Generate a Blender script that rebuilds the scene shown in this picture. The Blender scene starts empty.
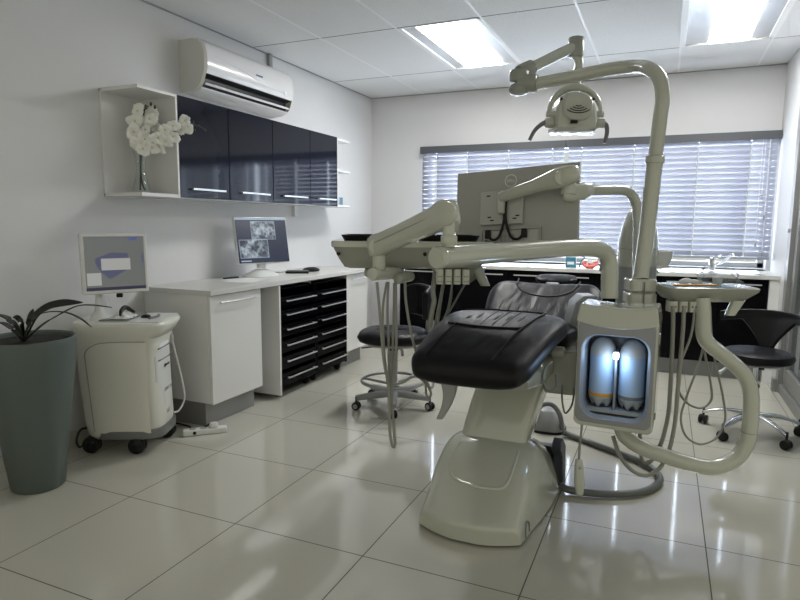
import bpy, bmesh, math, random
from mathutils import Vector, Matrix, Quaternion

random.seed(7)
PI = math.pi
sc = bpy.context.scene
C = sc.collection

# ------------------------------------------------------------------ materials
def nodes_of(m):
    m.use_nodes = True
    nt = m.node_tree
    return nt, nt.nodes['Principled BSDF']

def mat(name, col, rough=0.5, metal=0.0, bump=0.0, bscale=60.0, var=0.04, vscale=6.0, coat=0.0, spec=0.5, alpha=None,
        trans=0.0, emit=None, estr=0.0, sss=0.0):
    m = bpy.data.materials.new(name)
    nt, b = nodes_of(m)
    b.inputs['Roughness'].default_value = rough
    b.inputs['Metallic'].default_value = metal
    b.inputs['Specular IOR Level'].default_value = spec
    b.inputs['Coat Weight'].default_value = coat
    b.inputs['Coat Roughness'].default_value = 0.03
    b.inputs['Transmission Weight'].default_value = trans
    co = nt.nodes.new('ShaderNodeTexCoord')
    nz = nt.nodes.new('ShaderNodeTexNoise'); nz.inputs['Scale'].default_value = vscale; nz.inputs['Detail'].default_value = 3
    nt.links.new(co.outputs['Object'], nz.inputs['Vector'])
    mx = nt.nodes.new('ShaderNodeMix'); mx.data_type = 'RGBA'
    mx.inputs['A'].default_value = tuple(c * (1 - var) for c in col) + (1,)
    mx.inputs['B'].default_value = tuple(min(1, c * (1 + var)) for c in col) + (1,)
    nt.links.new(nz.outputs['Fac'], mx.inputs['Factor'])
    nt.links.new(mx.outputs['Result'], b.inputs['Base Color'])
    if bump > 0:
        n2 = nt.nodes.new('ShaderNodeTexNoise'); n2.inputs['Scale'].default_value = bscale; n2.inputs['Detail'].default_value = 4
        nt.links.new(co.outputs['Object'], n2.inputs['Vector'])
        bp = nt.nodes.new('ShaderNodeBump'); bp.inputs['Strength'].default_value = bump; bp.inputs['Distance'].default_value = 0.01
        nt.links.new(n2.outputs['Fac'], bp.inputs['Height'])
        nt.links.new(bp.outputs['Normal'], b.inputs['Normal'])
    if emit:
        b.inputs['Emission Color'].default_value = tuple(emit) + (1,)
        b.inputs['Emission Strength'].default_value = estr
    if alpha is not None:
        b.inputs['Alpha'].default_value = alpha
    return m

def glass_mat(name, tint=(0.95, 0.97, 0.97), gloss=0.12, rough=0.02):
    m = bpy.data.materials.new(name); m.use_nodes = True
    nt = m.node_tree; nt.nodes.clear()
    o = nt.nodes.new('ShaderNodeOutputMaterial')
    t = nt.nodes.new('ShaderNodeBsdfTransparent'); t.inputs['Color'].default_value = tint + (1,)
    g = nt.nodes.new('ShaderNodeBsdfGlossy'); g.inputs['Roughness'].default_value = rough
    lw = nt.nodes.new('ShaderNodeLayerWeight'); lw.inputs['Blend'].default_value = 0.25
    ma = nt.nodes.new('ShaderNodeMath'); ma.operation = 'MULTIPLY_ADD'
    ma.inputs[1].default_value = 0.5; ma.inputs[2].default_value = gloss
    nt.links.new(lw.outputs['Facing'], ma.inputs[0])
    x = nt.nodes.new('ShaderNodeMixShader')
    nt.links.new(ma.outputs[0], x.inputs[0]); nt.links.new(t.outputs[0], x.inputs[1]); nt.links.new(g.outputs[0], x.inputs[2])
    nt.links.new(x.outputs[0], o.inputs['Surface'])
    return m

def floor_mat():
    m = mat('porcelain_tile', (0.51, 0.495, 0.43), rough=0.05, var=0.02, vscale=1.3, spec=0.95)
    nt = m.node_tree; b = nt.nodes['Principled BSDF']
    geo = nt.nodes.new('ShaderNodeNewGeometry'); sep = nt.nodes.new('ShaderNodeSeparateXYZ')
    nt.links.new(geo.outputs['Position'], sep.inputs[0])
    def M(op, a, bb=None):
        n = nt.nodes.new('ShaderNodeMath'); n.operation = op
        for i, v in enumerate((a, bb)):
            if v is None: continue
            if isinstance(v, (int, float)): n.inputs[i].default_value = v
            else: nt.links.new(v, n.inputs[i])
        return n.outputs[0]
    def line(sock, off, per, w):
        q = M('DIVIDE', M('SUBTRACT', sock, off), per)
        fr = M('ABSOLUTE', M('SUBTRACT', M('FRACT', M('ADD', q, 100.5)), 0.5))
        return M('LESS_THAN', fr, w / per)
    g = M('MAXIMUM', line(sep.outputs[0], -2.172, 0.5965, 0.0022), line(sep.outputs[1], 1.902, 0.6085, 0.0022))
    old = b.inputs['Base Color'].links[0].from_socket
    mx = nt.nodes.new('ShaderNodeMix'); mx.data_type = 'RGBA'
    mx.inputs['B'].default_value = (0.06, 0.06, 0.05, 1)
    nt.links.new(g, mx.inputs['Factor']); nt.links.new(old, mx.inputs['A'])
    nt.links.new(mx.outputs['Result'], b.inputs['Base Color'])
    nt.links.new(M('MULTIPLY_ADD', g, 0.7), b.inputs['Roughness'])
    b.inputs['Roughness'].links[0].from_node.inputs[2].default_value = 0.07
    return m

def xray_mat(name, seed):
    m = bpy.data.materials.new(name)
    nt, b = nodes_of(m)
    co = nt.nodes.new('ShaderNodeTexCoord')
    nz = nt.nodes.new('ShaderNodeTexNoise'); nz.noise_dimensions = '4D'; nz.inputs['W'].default_value = seed
    nz.inputs['Scale'].default_value = 48; nz.inputs['Detail'].default_value = 4
    nt.links.new(co.outputs['Object'], nz.inputs['Vector'])
    gr = nt.nodes.new('ShaderNodeTexNoise'); gr.inputs['Scale'].default_value = 16; gr.inputs['Detail'].default_value = 1
    nt.links.new(co.outputs['Object'], gr.inputs['Vector'])
    mu = nt.nodes.new('ShaderNodeMath'); mu.operation = 'MULTIPLY'
    nt.links.new(nz.outputs['Fac'], mu.inputs[0]); nt.links.new(gr.outputs['Fac'], mu.inputs[1])
    cr = nt.nodes.new('ShaderNodeValToRGB')
    cr.color_ramp.elements[0].position = 0.17; cr.color_ramp.elements[0].color = (0.015, 0.02, 0.035, 1)
    cr.color_ramp.elements[1].position = 0.42; cr.color_ramp.elements[1].color = (0.32, 0.38, 0.42, 1)
    nt.links.new(mu.outputs[0], cr.inputs['Fac'])
    nt.links.new(cr.outputs['Color'], b.inputs['Emission Color'])
    b.inputs['Emission Strength'].default_value = 1.0
    b.inputs['Base Color'].default_value = (0.01, 0.01, 0.015, 1)
    b.inputs['Roughness'].default_value = 0.3
    return m

def slat_mat():
    m = bpy.data.materials.new('blind_slat'); m.use_nodes = True
    nt = m.node_tree; nt.nodes.clear()
    o = nt.nodes.new('ShaderNodeOutputMaterial')
    p = nt.nodes.new('ShaderNodeBsdfPrincipled'); p.inputs['Base Color'].default_value = (0.50, 0.51, 0.58, 1); p.inputs['Roughness'].default_value = 0.4
    t = nt.nodes.new('ShaderNodeBsdfTranslucent'); t.inputs['Color'].default_value = (0.66, 0.68, 0.78, 1)
    nz = nt.nodes.new('ShaderNodeTexNoise'); nz.inputs['Scale'].default_value = 5
    bp = nt.nodes.new('ShaderNodeBump'); bp.inputs['Strength'].default_value = 0.05
    nt.links.new(nz.outputs['Fac'], bp.inputs['Height']); nt.links.new(bp.outputs['Normal'], p.inputs['Normal'])
    x = nt.nodes.new('ShaderNodeMixShader'); x.inputs[0].default_value = SLAT_T
    nt.links.new(p.outputs[0], x.inputs[1]); nt.links.new(t.outputs[0], x.inputs[2]); nt.links.new(x.outputs[0], o.inputs['Surface'])
    return m
SLAT_T = 0.14

def leather_mat():
    m = mat('black_leather', (0.004, 0.004, 0.006), rough=0.40, bump=0.10, bscale=350, var=0.15, vscale=12, spec=0.22)
    nt = m.node_tree; b = nt.nodes['Principled BSDF']
    bp = b.inputs['Normal'].links[0].from_node
    co = [n for n in nt.nodes if n.type == 'TEX_COORD'][0]
    n3 = nt.nodes.new('ShaderNodeTexNoise'); n3.inputs['Scale'].default_value = 6; n3.inputs['Detail'].default_value = 1; n3.inputs['Distortion'].default_value = 0.4
    mp = nt.nodes.new('ShaderNodeMapping'); mp.inputs['Scale'].default_value = (2.2, 0.9, 1)
    nt.links.new(co.outputs['Object'], mp.inputs['Vector']); nt.links.new(mp.outputs[0], n3.inputs['Vector'])
    b2 = nt.nodes.new('ShaderNodeBump'); b2.inputs['Strength'].default_value = 0.28; b2.inputs['Distance'].default_value = 0.03
    nt.links.new(n3.outputs['Fac'], b2.inputs['Height']); nt.links.new(bp.outputs['Normal'], b2.inputs['Normal'])
    nt.links.new(b2.outputs['Normal'], b.inputs['Normal'])
    return m

M = {
    'wall': mat('wall_paint', (0.63, 0.63, 0.635), 0.6, bump=0.06, bscale=180, var=0.015, vscale=1.5),
    'ceil': mat('ceiling_tile', (0.76, 0.76, 0.76), 0.85, bump=0.5, bscale=120, var=0.04, vscale=90),
    'tbar': mat('ceiling_bar', (0.84, 0.84, 0.84), 0.4),
    'joint_shade': mat('shadow_joint', (0.05, 0.05, 0.05), 0.9),
    'floor': floor_mat(),
    'skirt': mat('skirting_tile', (0.50, 0.49, 0.44), 0.25),
    'white_gloss': mat('white_laminate', (0.70, 0.70, 0.69), 0.22, var=0.015, coat=0.2),
    'worktop': mat('worktop_laminate', (0.57, 0.57, 0.55), 0.3, var=0.02, bump=0.02, bscale=200),
    'alu': mat('brushed_aluminium', (0.68, 0.69, 0.69), 0.32, metal=0.7, bump=0.03, bscale=400),
    'alu_dull': mat('dull_aluminium', (0.30, 0.30, 0.295), 0.4, metal=0.4, bump=0.03, bscale=300),
    'chrome': mat('chrome', (0.75, 0.76, 0.77), 0.12, metal=1.0, var=0.01),
    'black_gloss': mat('black_gloss_laminate', (0.008, 0.010, 0.020), 0.07, var=0.1, spec=0.28),
    'black_lam': mat('black_laminate', (0.003, 0.003, 0.004), 0.16, var=0.1, spec=0.07),
    'black_plastic': mat('black_plastic', (0.010, 0.010, 0.011), 0.4, bump=0.05, bscale=250, spec=0.25),
    'cream': mat('cream_enamel', (0.47, 0.48, 0.41), 0.22, var=0.015, coat=0.8),
    'cream_dark': mat('grey_green_and_shaded_enamel', (0.30, 0.31, 0.27), 0.25, var=0.015, coat=0.3),
    'cart': mat('cart_plastic', (0.67, 0.67, 0.61), 0.28, var=0.015, coat=0.15),
    'cart_light': mat('cart_front_plastic', (0.66, 0.67, 0.66), 0.3, var=0.015),
    'grey_plastic': mat('grey_plastic', (0.16, 0.165, 0.165), 0.4, var=0.04),
    'mid_grey': mat('mid_grey_plastic', (0.30, 0.31, 0.31), 0.35, var=0.03),
    'hose': mat('hose_rubber', (0.26, 0.265, 0.235), 0.45, var=0.03),
    'hose_dark': mat('floor_hose_rubber', (0.12, 0.13, 0.125), 0.4, var=0.03),
    'pot': mat('pot_glaze', (0.088, 0.112, 0.104), 0.42, bump=0.08, bscale=90, var=0.06, vscale=4),
    'soil': mat('soil', (0.012, 0.010, 0.008), 0.95, bump=0.8, bscale=60),
    'leaf': mat('strap_leaf', (0.010, 0.014, 0.009), 0.35, var=0.25, vscale=20),
    'leather': leather_mat(),
    'seam': mat('seam_thread', (0.006, 0.006, 0.007), 0.6),
    'monitor_grey': mat('monitor_back', (0.37, 0.37, 0.345), 0.38, metal=0.1, var=0.02),
    'monitor_lid': mat('monitor_mount_plate', (0.46, 0.46, 0.43), 0.35, var=0.02),
    'logo_white': mat('logo_silver', (0.75, 0.76, 0.74), 0.3),
    'ac': mat('ac_plastic', (0.72, 0.72, 0.73), 0.22, var=0.01, coat=0.2),
    'ac_side': mat('ac_side_plastic', (0.60, 0.60, 0.56), 0.4, var=0.01),
    'blue_mark': mat('blue_print', (0.05, 0.12, 0.30), 0.4),
    'slat': slat_mat(),
    'valance': mat('valance_grey', (0.075, 0.08, 0.09), 0.45),
    'rail_grey': mat('blind_bottom_rail', (0.30, 0.32, 0.36), 0.4),
    'petal': mat('orchid_petal', (0.86, 0.86, 0.82), 0.5, var=0.03, vscale=30),
    'stem': mat('orchid_stem', (0.012, 0.015, 0.010), 0.5, var=0.2),
    'bud': mat('orchid_bud', (0.05, 0.055, 0.02), 0.5, var=0.2),
    'yellow': mat('orchid_lip', (0.62, 0.58, 0.36), 0.5),
    'glass': glass_mat('clear_glass', gloss=0.03),
    'pane': glass_mat('window_glass', (0.93, 0.96, 0.98), 0.04),
    'door_glass': glass_mat('door_glass', (0.62, 0.68, 0.72), 0.12),
    'film': glass_mat('clear_film', (0.90, 0.91, 0.91), 0.08, 0.12),
    'paper': mat('paper', (0.75, 0.76, 0.76), 0.7),
    'blue': mat('blue_card', (0.05, 0.19, 0.27), 0.4, var=0.2, vscale=40),
    'pink': mat('pink_acrylic', (0.62, 0.13, 0.11), 0.35),
    'orange': mat('orange_band', (0.60, 0.27, 0.02), 0.4),
    'bottle': mat('milky_plastic', (0.40, 0.54, 0.74), 0.40, var=0.03, trans=0.15, emit=None),
    'bottle_top': mat('milky_plastic_empty', (0.60, 0.63, 0.66), 0.3, var=0.03, trans=0.35),
    'bottle_foot': mat('milky_plastic_foot', (0.55, 0.60, 0.64), 0.3, var=0.03, trans=0.3),
    'cavity': mat('cavity_grey', (0.20, 0.22, 0.25), 0.35),
    'bezel': mat('bezel_grey', (0.27, 0.275, 0.295), 0.25, coat=0.3),
    'led': mat('led_lamp', (0.9, 0.95, 1), 0.4, emit=(0.75, 0.87, 1.0), estr=4.0),
    'diffuser': mat('light_diffuser', (0.9, 0.9, 0.88), 0.5, emit=(1.0, 0.995, 0.96), estr=26.0),
    'reflector': mat('light_reflector', (0.50, 0.51, 0.53), 0.3, metal=0.7, bump=0.1, bscale=8),
    'screen_grey': mat('screen_viewport', (0.02, 0.02, 0.02), 0.25, emit=(0.085, 0.09, 0.088), estr=1.0),
    'screen_navy': mat('screen_navy', (0.01, 0.01, 0.015), 0.22, emit=(0.016, 0.021, 0.040), estr=1.0),
    'screen_bar': mat('screen_bar', (0.02, 0.02, 0.02), 0.3, emit=(0.22, 0.28, 0.36), estr=1.0),
    'screen_dark': mat('screen_taskbar', (0.01, 0.01, 0.01), 0.3, emit=(0.012, 0.013, 0.03), estr=1.0),
    'screen_violet': mat('screen_model', (0.02, 0.02, 0.02), 0.3, emit=(0.045, 0.05, 0.09), estr=1.0),
    'screen_dialog': mat('screen_dialog', (0.02, 0.02, 0.02), 0.3, emit=(0.24, 0.24, 0.23), estr=1.0),
    'screen_blue': mat('screen_blue', (0.02, 0.02, 0.02), 0.3, emit=(0.04, 0.06, 0.17), estr=1.0),
    'xray': xray_mat('screen_radiograph', 1.0),
    'xray2': xray_mat('screen_radiograph_second', 4.0),
}

# ------------------------------------------------------------------ mesh builder
class MB:
    def __init__(s):
        s.v = []; s.f = []; s.mi = []; s.cur = 0
    def add(s, verts, faces):
        b = len(s.v)
        s.v.extend(Vector(v) for v in verts)
        for f in faces:
            s.f.append(tuple(b + i for i in f)); s.mi.append(s.cur)
        return s
    def box(s, lo, hi, mtx=None):
        x0, y0, z0 = lo; x1, y1, z1 = hi
        v = [Vector(p) for p in ((x0,y0,z0),(x1,y0,z0),(x1,y1,z0),(x0,y1,z0),(x0,y0,z1),(x1,y0,z1),(x1,y1,z1),(x0,y1,z1))]
        if mtx: v = [mtx @ p for p in v]
        return s.add(v, [(0,3,2,1),(4,5,6,7),(0,1,5,4),(1,2,6,5),(2,3,7,6),(3,0,4,7)])
    def loft(s, rings, cap=True, closed=True):
        n = len(rings[0]); v = [p for r in rings for p in r]; f = []
        for i in range(len(rings) - 1):
            for j in range(n if closed else n - 1):
                k = (j + 1) % n
                f.append((i*n+j, i*n+k, (i+1)*n+k, (i+1)*n+j))
        if cap:
            f.append(tuple(reversed(range(n)))); f.append(tuple((len(rings)-1)*n + j for j in range(n)))
        return s.add(v, f)
    def lathe(s, prof, c=(0,0,0), axis=(0,0,1), n=32, cap=True):
        a = Vector(axis).normalized(); t = a.orthogonal().normalized() if abs(a.z) < 0.999 else Vector((1,0,0)); u = a.cross(t)
        c = Vector(c)
        rings = [[c + a*h + (t*math.cos(2*PI*k/n) + u*math.sin(2*PI*k/n))*max(r, 1e-5) for k in range(n)] for r, h in prof]
        return s.loft(rings, cap)
    def cyl(s, p0, p1, r0, r1=None, n=20):
        p0 = Vector(p0); p1 = Vector(p1); d = p1 - p0
        return s.lathe([(r0, 0), (r0 if r1 is None else r1, d.length)], p0, d, n)
    def rcyl(s, p0, p1, r, e=0.006, n=24):
        p0 = Vector(p0); p1 = Vector(p1); d = p1 - p0; L = d.length
        q = [(r-e, 0), (r-e*0.3, e*0.3), (r, e), (r, L-e), (r-e*0.3, L-e*0.3), (r-e, L)]
        return s.lathe(q, p0, d, n)
    def tube(s, pts, r, n=10, smooth=True, step=6, cap=True):
        P = spline(pts, step) if smooth else [Vector(p) for p in pts]
        R = r if callable(r) else (lambda t: r)
        tan = []
        for i in range(len(P)):
            a = P[max(i-1, 0)]; b = P[min(i+1, len(P)-1)]
            tan.append((b - a).normalized())
        nrm = tan[0].orthogonal().normalized(); rings = []
        for i, p in enumerate(P):
            if i:
                q = tan[i-1].rotation_difference(tan[i]); nrm = (q @ nrm)
            nrm = (nrm - tan[i]*nrm.dot(tan[i])).normalized()
            bn = tan[i].cross(nrm); rr = R(i / (len(P)-1))
            rings.append([p + (nrm*math.cos(2*PI*k/n) + bn*math.sin(2*PI*k/n))*rr for k in range(n)])
        return s.loft(rings, cap)
    def ball(s, c, r, n=16, m=10, sc=(1,1,1), mtx=None):
        prof = []; rings = []
        for i in range(m+1):
            th = PI*i/m
            ring = []
            for k in range(n):
                p = Vector((math.sin(th)*math.cos(2*PI*k/n)*sc[0], math.sin(th)*math.sin(2*PI*k/n)*sc[1], -math.cos(th)*sc[2]))*r
                if mtx: p = mtx @ p
                ring.append(Vector(c) + p)
            rings.append(ring)
        return s.loft(rings, True)
    def prism(s, poly, vec):
        a = [Vector(p) for p in poly]; d = Vector(vec); n = len(a)
        return s.add(a + [p + d for p in a], [tuple(reversed(range(n))), tuple(range(n, 2*n))] + [(i, (i+1) % n, n+(i+1) % n, n+i) for i in range(n)])
    def grid(s, fn, nu, nv):
        v = [fn(i/nu, j/nv) for i in range(nu+1) for j in range(nv+1)]
        f = [(i*(nv+1)+j, (i+1)*(nv+1)+j, (i+1)*(nv+1)+j+1, i*(nv+1)+j+1) for i in range(nu) for j in range(nv)]
        return s.add(v, f)

def spline(pts, step=6):
    P = [Vector(p) for p in pts]
    if len(P) < 3: return P
    out = []
    for i in range(len(P)-1):
        p0 = P[i-1] if i else P[0]*2 - P[1]
        p1, p2 = P[i], P[i+1]
        p3 = P[i+2] if i+2 < len(P) else P[-1]*2 - P[-2]
        for k in range(step):
            t = k/step; t2 = t*t; t3 = t2*t
            out.append(0.5*((2*p1) + (p2-p0)*t + (2*p0-5*p1+4*p2-p3)*t2 + (3*p1-p0-3*p2+p3)*t3))
    out.append(P[-1])
    return out

def sring(c, ux, uz, a, b, e=4.0, n=32):
    c = Vector(c); ux = Vector(ux); uz = Vector(uz); out = []
    for k in range(n):
        t = 2*PI*k/n; ct, st = math.cos(t), math.sin(t)
        out.append(c + ux*(a*math.copysign(abs(ct)**(2/e), ct)) + uz*(b*math.copysign(abs(st)**(2/e), st)))
    return out

def wloc(o):
    p = Vector((0,0,0))
    while o is not None:
        p += o.location; o = o.parent
    return p

def obj(name, mb, m, parent=None, bevel=0.0, seg=2, sharp=38, smooth=True):
    me = bpy.data.meshes.new(name)
    org = wloc(parent) if parent is not None else Vector((0,0,0))
    me.from_pydata([v - org for v in mb.v], [], mb.f)
    for x in (m if isinstance(m, (list, tuple)) else [m]):
        me.materials.append(x)
    bm = bmesh.new(); bm.from_mesh(me); bm.faces.ensure_lookup_table()
    for i, f in enumerate(bm.faces):
        f.material_index = mb.mi[i]; f.smooth = smooth
    bmesh.ops.recalc_face_normals(bm, faces=bm.faces)
    for e in bm.edges:
        if len(e.link_faces) == 2 and e.calc_face_angle(0) > math.radians(sharp): e.smooth = False
    bm.to_mesh(me); bm.free()
    o = bpy.data.objects.new(name, me); C.objects.link(o)
    if parent is not None: o.parent = parent
    if bevel > 0:
        b = o.modifiers.new('soft_edge', 'BEVEL'); b.width = bevel; b.segments = seg; b.limit_method = 'ANGLE'; b.angle_limit = math.radians(35); b.harden_normals = True
    return o

def thing(name, label, cat, loc=(0,0,0), rz=0.0, group=None):
    o = bpy.data.objects.new(name, None); C.objects.link(o)
    o.location = loc; o.empty_display_size = 0.1
    o['label'] = label; o['category'] = cat
    if group: o['group'] = group
    return o

def tag(o, label, cat, group=None):
    o['label'] = label; o['category'] = cat
    if group: o['group'] = group
    return o

def struct(name, mb, m, parent=None, **k):
    o = obj(name, mb, m, parent, **k)
    if parent is None: o['kind'] = 'structure'
    return o

def copy_tree(o, parent=None):
    c = o.copy(); C.objects.link(c)
    if parent is not None: c.parent = parent
    for ch in list(o.children): copy_tree(ch, c)
    return c

def text(name, s, size, m, parent, mtx, ext=0.0006):
    cu = bpy.data.curves.new(name, 'FONT'); cu.body = s; cu.size = size; cu.extrude = ext; cu.align_x = 'CENTER'; cu.align_y = 'CENTER'
    t = bpy.data.objects.new(name, cu); C.objects.link(t)
    bpy.context.view_layer.update()
    me = bpy.data.meshes.new_from_object(t.evaluated_get(bpy.context.evaluated_depsgraph_get()))
    bpy.data.objects.remove(t); me.name = name
    org = wloc(parent)
    for v in me.vertices: v.co = (mtx @ v.co) - org
    me.materials.clear(); me.materials.append(m)
    o = bpy.data.objects.new(name, me); C.objects.link(o); o.parent = parent
    return o

def frame(o, x, z):
    """matrix with local x, z directions (y = z cross x) at o"""
    x = Vector(x).normalized(); z = Vector(z); z = (z - x*z.dot(x)).normalized(); y = z.cross(x)
    m = Matrix((x, y, z)).transposed().to_4x4(); m.translation = Vector(o)
    return m

# ------------------------------------------------------------------ the room
XL, XR, YB, ZC = -2.975, 0.838, 6.0, 2.575
YF = -0.6
WX0, WX1, WZ0, WZ1 = -2.36, 0.80, 0.875, 2.0

struct('floor', MB().box((XL-0.15, YF, -0.1), (2.2, YB+0.2, 0.0)), M['floor'])
struct('wall_left', MB().box((XL-0.15, YF, 0), (XL, YB, ZC+0.1)), M['wall'])
w = MB()
w.box((XL-0.15, YB, 0), (WX0, YB+0.22, ZC+0.1)); w.box((WX1, YB, 0), (XR+0.15, YB+0.22, ZC+0.1))
w.box((WX0, YB, 0), (WX1, YB+0.22, WZ0)); w.box((WX0, YB, WZ1), (WX1, YB+0.22, ZC+0.1))
struct('wall_back', w, M['wall'])
w = MB(); w.box((XR, 5.30, 0), (XR+0.15, YB, ZC+0.1)); w.box((XR, YF, 2.2), (XR+0.15, 5.30, ZC+0.1))
struct('wall_right', w, M['wall'])
# suspended ceiling: panels with white bars along the room and strips painted dark as shadow lines across it
ce = MB(); gx = 0.5995; gy = 1.2295
xs = [XL + gx*i for i in range(0, 9)]; ys = [3.951 + gy*j for j in range(-4, 3)]
ce.box((XL-0.15, YF, ZC+0.03), (2.2, YB+0.2, ZC+0.1))
for i in range(8):
    for j in range(6):
        if (j == 4 and i in (2, 5)): continue
        a, b = xs[i]+0.008, xs[i+1]-0.008
        c, d = max(ys[j]+0.003, YF), min(ys[j+1]-0.003, YB)
        ce.box((a, c, ZC), (b, d, ZC+0.035))
ce.cur = 1
for x in xs[1:]:
    ce.box((x-0.008, YF, ZC-0.001), (x+0.008, YB, ZC+0.03))
ce.cur = 2
for y in ys:
    if YF < y < YB: ce.box((XL, y-0.004, ZC-0.0006), (2.2, y+0.004, ZC+0.03))
struct('ceiling', ce, [M['ceil'], M['tbar'], M['joint_shade']], smooth=False)
struct('trim_1', MB().box((XL, YF, ZC-0.008), (XL+0.008, YB, ZC)).box((XL, YB-0.008, ZC-0.008), (XR, YB, ZC)), M['mid_grey'])
struct('baseboard_left', MB().box((XL, YF, 0), (XL+0.012, YB, 0.085)), M['skirt'], bevel=0.003)
struct('baseboard_back', MB().box((XL, YB-0.012, 0), (-2.40, YB, 0.085)), M['skirt'], bevel=0.003)

# window behind the blinds
wn = MB(); yw = YB+0.12
wn.box((WX0, yw, WZ0), (WX1, yw+0.05, WZ0+0.05)).box((WX0, yw, WZ1-0.05), (WX1, yw+0.05, WZ1))
for x in (WX0, -1.30, -0.25, WX1-0.05): wn.box((x, yw, WZ0), (x+0.05, yw+0.05, WZ1))
win = struct('window_1', wn, M['alu_dull'], bevel=0.003)
obj('window_glass', MB().box((WX0+0.05, yw+0.02, WZ0+0.05), (WX1-0.05, yw+0.026, WZ1-0.05)), M['pane'], win)
obj('window_sill', MB().box((WX0, YB, WZ0-0.02), (WX1, yw, WZ0+0.006)), M['white_gloss'], win)

# glazed aluminium door in the right-hand wall
dn = MB()
dn.box((XR, 5.20, 0), (XR+0.10, 5.30, 2.2)); dn.box((XR, 4.25, 0.072), (XR+0.09, 4.33, 2.118)); dn.box((XR, 2.9, 0), (XR+0.09, 2.98, 2.2))
dn.box((XR, 2.982, 2.12), (XR+0.09, 5.198, 2.2)); dn.box((XR+0.01, 2.982, 0), (XR+0.09, 5.198, 0.07))
door = struct('door_1', dn, M['alu_dull'], bevel=0.004)
lf = MB()
lf.box((XR+0.03, 5.11, 0.08), (XR+0.075, 5.19, 2.11)); lf.box((XR+0.03, 4.34, 0.08), (XR+0.075, 4.41, 2.11)); lf.box((XR+0.03, 4.412, 0.08), (XR+0.075, 5.108, 0.2)); lf.box((XR+0.03, 4.412, 2.02), (XR+0.075, 5.108, 2.11))
obj('door_leaf_frame', lf, M['alu_dull'], door, bevel=0.004)
obj('door_glass', MB().box((XR+0.05, 4.41, 0.2), (XR+0.056, 5.11, 2.02)).box((XR+0.05, 2.98, 0.07), (XR+0.056, 4.25, 2.12)), M['door_glass'], door)
obj('door_stop', MB().box((XR-0.03, 5.215, 0.0), (XR, 5.285, 0.10)), M['alu_dull'], door, bevel=0.004)
obj('door_latch', MB().box((XR-0.02, 5.22, 1.20), (XR, 5.27, 1.23)), M['alu'], door, bevel=0.004)

# ------------------------------------------------------------------ ceiling lights
def ceiling_light(i, label, sx0, sx1):
    x0, x1 = xs[i]+0.006, xs[i+1]-0.006; y0, y1 = ys[4]+0.004, ys[5]-0.004
    t = thing('ceiling_light', label, 'light', ((x0+x1)/2, (y0+y1)/2, ZC), group='ceiling light fixtures')
    b = MB(); b.box((x0, y0, ZC-0.003), (x0+0.025, y1, ZC+0.03)).box((x1-0.025, y0, ZC-0.003), (x1, y1, ZC+0.03))
    b.box((x0, y0, ZC-0.003), (x1, y0+0.025, ZC+0.03)).box((x0, y1-0.025, ZC-0.003), (x1, y1, ZC+0.03))
    obj('frame', b, M['tbar'], t, bevel=0.002)
    r = MB(); r.box((x0+0.025, y0+0.025, ZC+0.008), (sx0, y1-0.025, ZC+0.014)).box((sx1, y0+0.025, ZC+0.008), (x1-0.025, y1-0.025, ZC+0.014))
    obj('reflector', r, M['reflector'], t)
    obj('diffuser', MB().box((sx0, y0+0.025, ZC-0.002), (sx1, y1-0.025, ZC+0.012)), M['diffuser'], t, bevel=0.003)
    return t
ceiling_light(2, 'ceiling light panel seen above the dental lamp, midway across the room', -1.64, -1.33)
ceiling_light(5, 'ceiling light panel cut by the top of the picture, nearer the glazed door', 0.21, 0.47)

# ------------------------------------------------------------------ blinds
def blind(x0, x1, label, cords, holes):
    t = thing('venetian_blind', label, 'blind', ((x0+x1)/2, 5.95, 0.96), group='venetian blinds at the window')
    obj('headrail', MB().box((x0, 5.915, 1.962), (x1-0.004, 5.995, 2.032)), M['valance'], t, bevel=0.003)
    s = MB(); n = 21; z0, z1 = 1.005, 1.955; tilt = math.radians(-64)
    cuts = [x0+0.02] + [h for h in holes] + [x1-0.02]
    for k in range(n):
        z = z0 + (z1-z0)*k/(n-1)
        for a, b in zip(cuts[:-1], cuts[1:]):
            a2 = a + (0.0055 if a != cuts[0] else 0); b2 = b - (0.0055 if b != cuts[-1] else 0)
            pts = []
            for q in range(5):
                u = (q/4-0.5)*0.047; cv = 0.0035*(1-(2*q/4-1)**2)
                y = 5.95 + u*math.cos(tilt) + cv*math.sin(tilt); zz = z + u*math.sin(tilt) + cv*math.cos(tilt)
                pts.append((y, zz))
            v = [(a2, y, zz) for y, zz in pts] + [(b2, y, zz) for y, zz in pts]
            s.add(v, [(i, i+1, 6+i, 5+i) for i in range(4)])
    sl = obj('slats', s, M['slat'], t)
    so = sl.modifiers.new('thick', 'SOLIDIFY'); so.thickness = 0.0008
    obj('bottom_rail', MB().box((x0+0.02, 5.93, 0.960), (x1-0.02, 5.97, 0.982)), M['rail_grey'], t, bevel=0.003)
    for h in holes: obj('ladder_cord', MB().cyl((h-0.004, 5.932, 0.97), (h-0.004, 5.932, 1.965), 0.0012, n=6), M['rail_grey'], t)
    for x, zb in cords:
        c = obj('pull_cord', MB().cyl((x, 5.908, zb), (x, 5.908, 1.96), 0.0018, n=6), M['paper'], t)
        obj('cord_knob', MB().lathe([(0.002, 0.04), (0.007, 0.025), (0.010, 0.0)], (x, 5.908, zb-0.03), n=10), M['mid_grey'], c)
blind(-2.375, -0.90, 'white venetian blind behind the monitor, the shorter of the two at the window', [], (-2.20, -1.87, -1.45, -1.03))
blind(-0.90, 0.836, 'wide white venetian blind with pull cords, beside the glazed door', [(0.70, 1.10), (0.755, 1.02), (0.72, 1.50), (0.75, 1.33)], (-0.76, -0.30, 0.22, 0.62))

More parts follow.
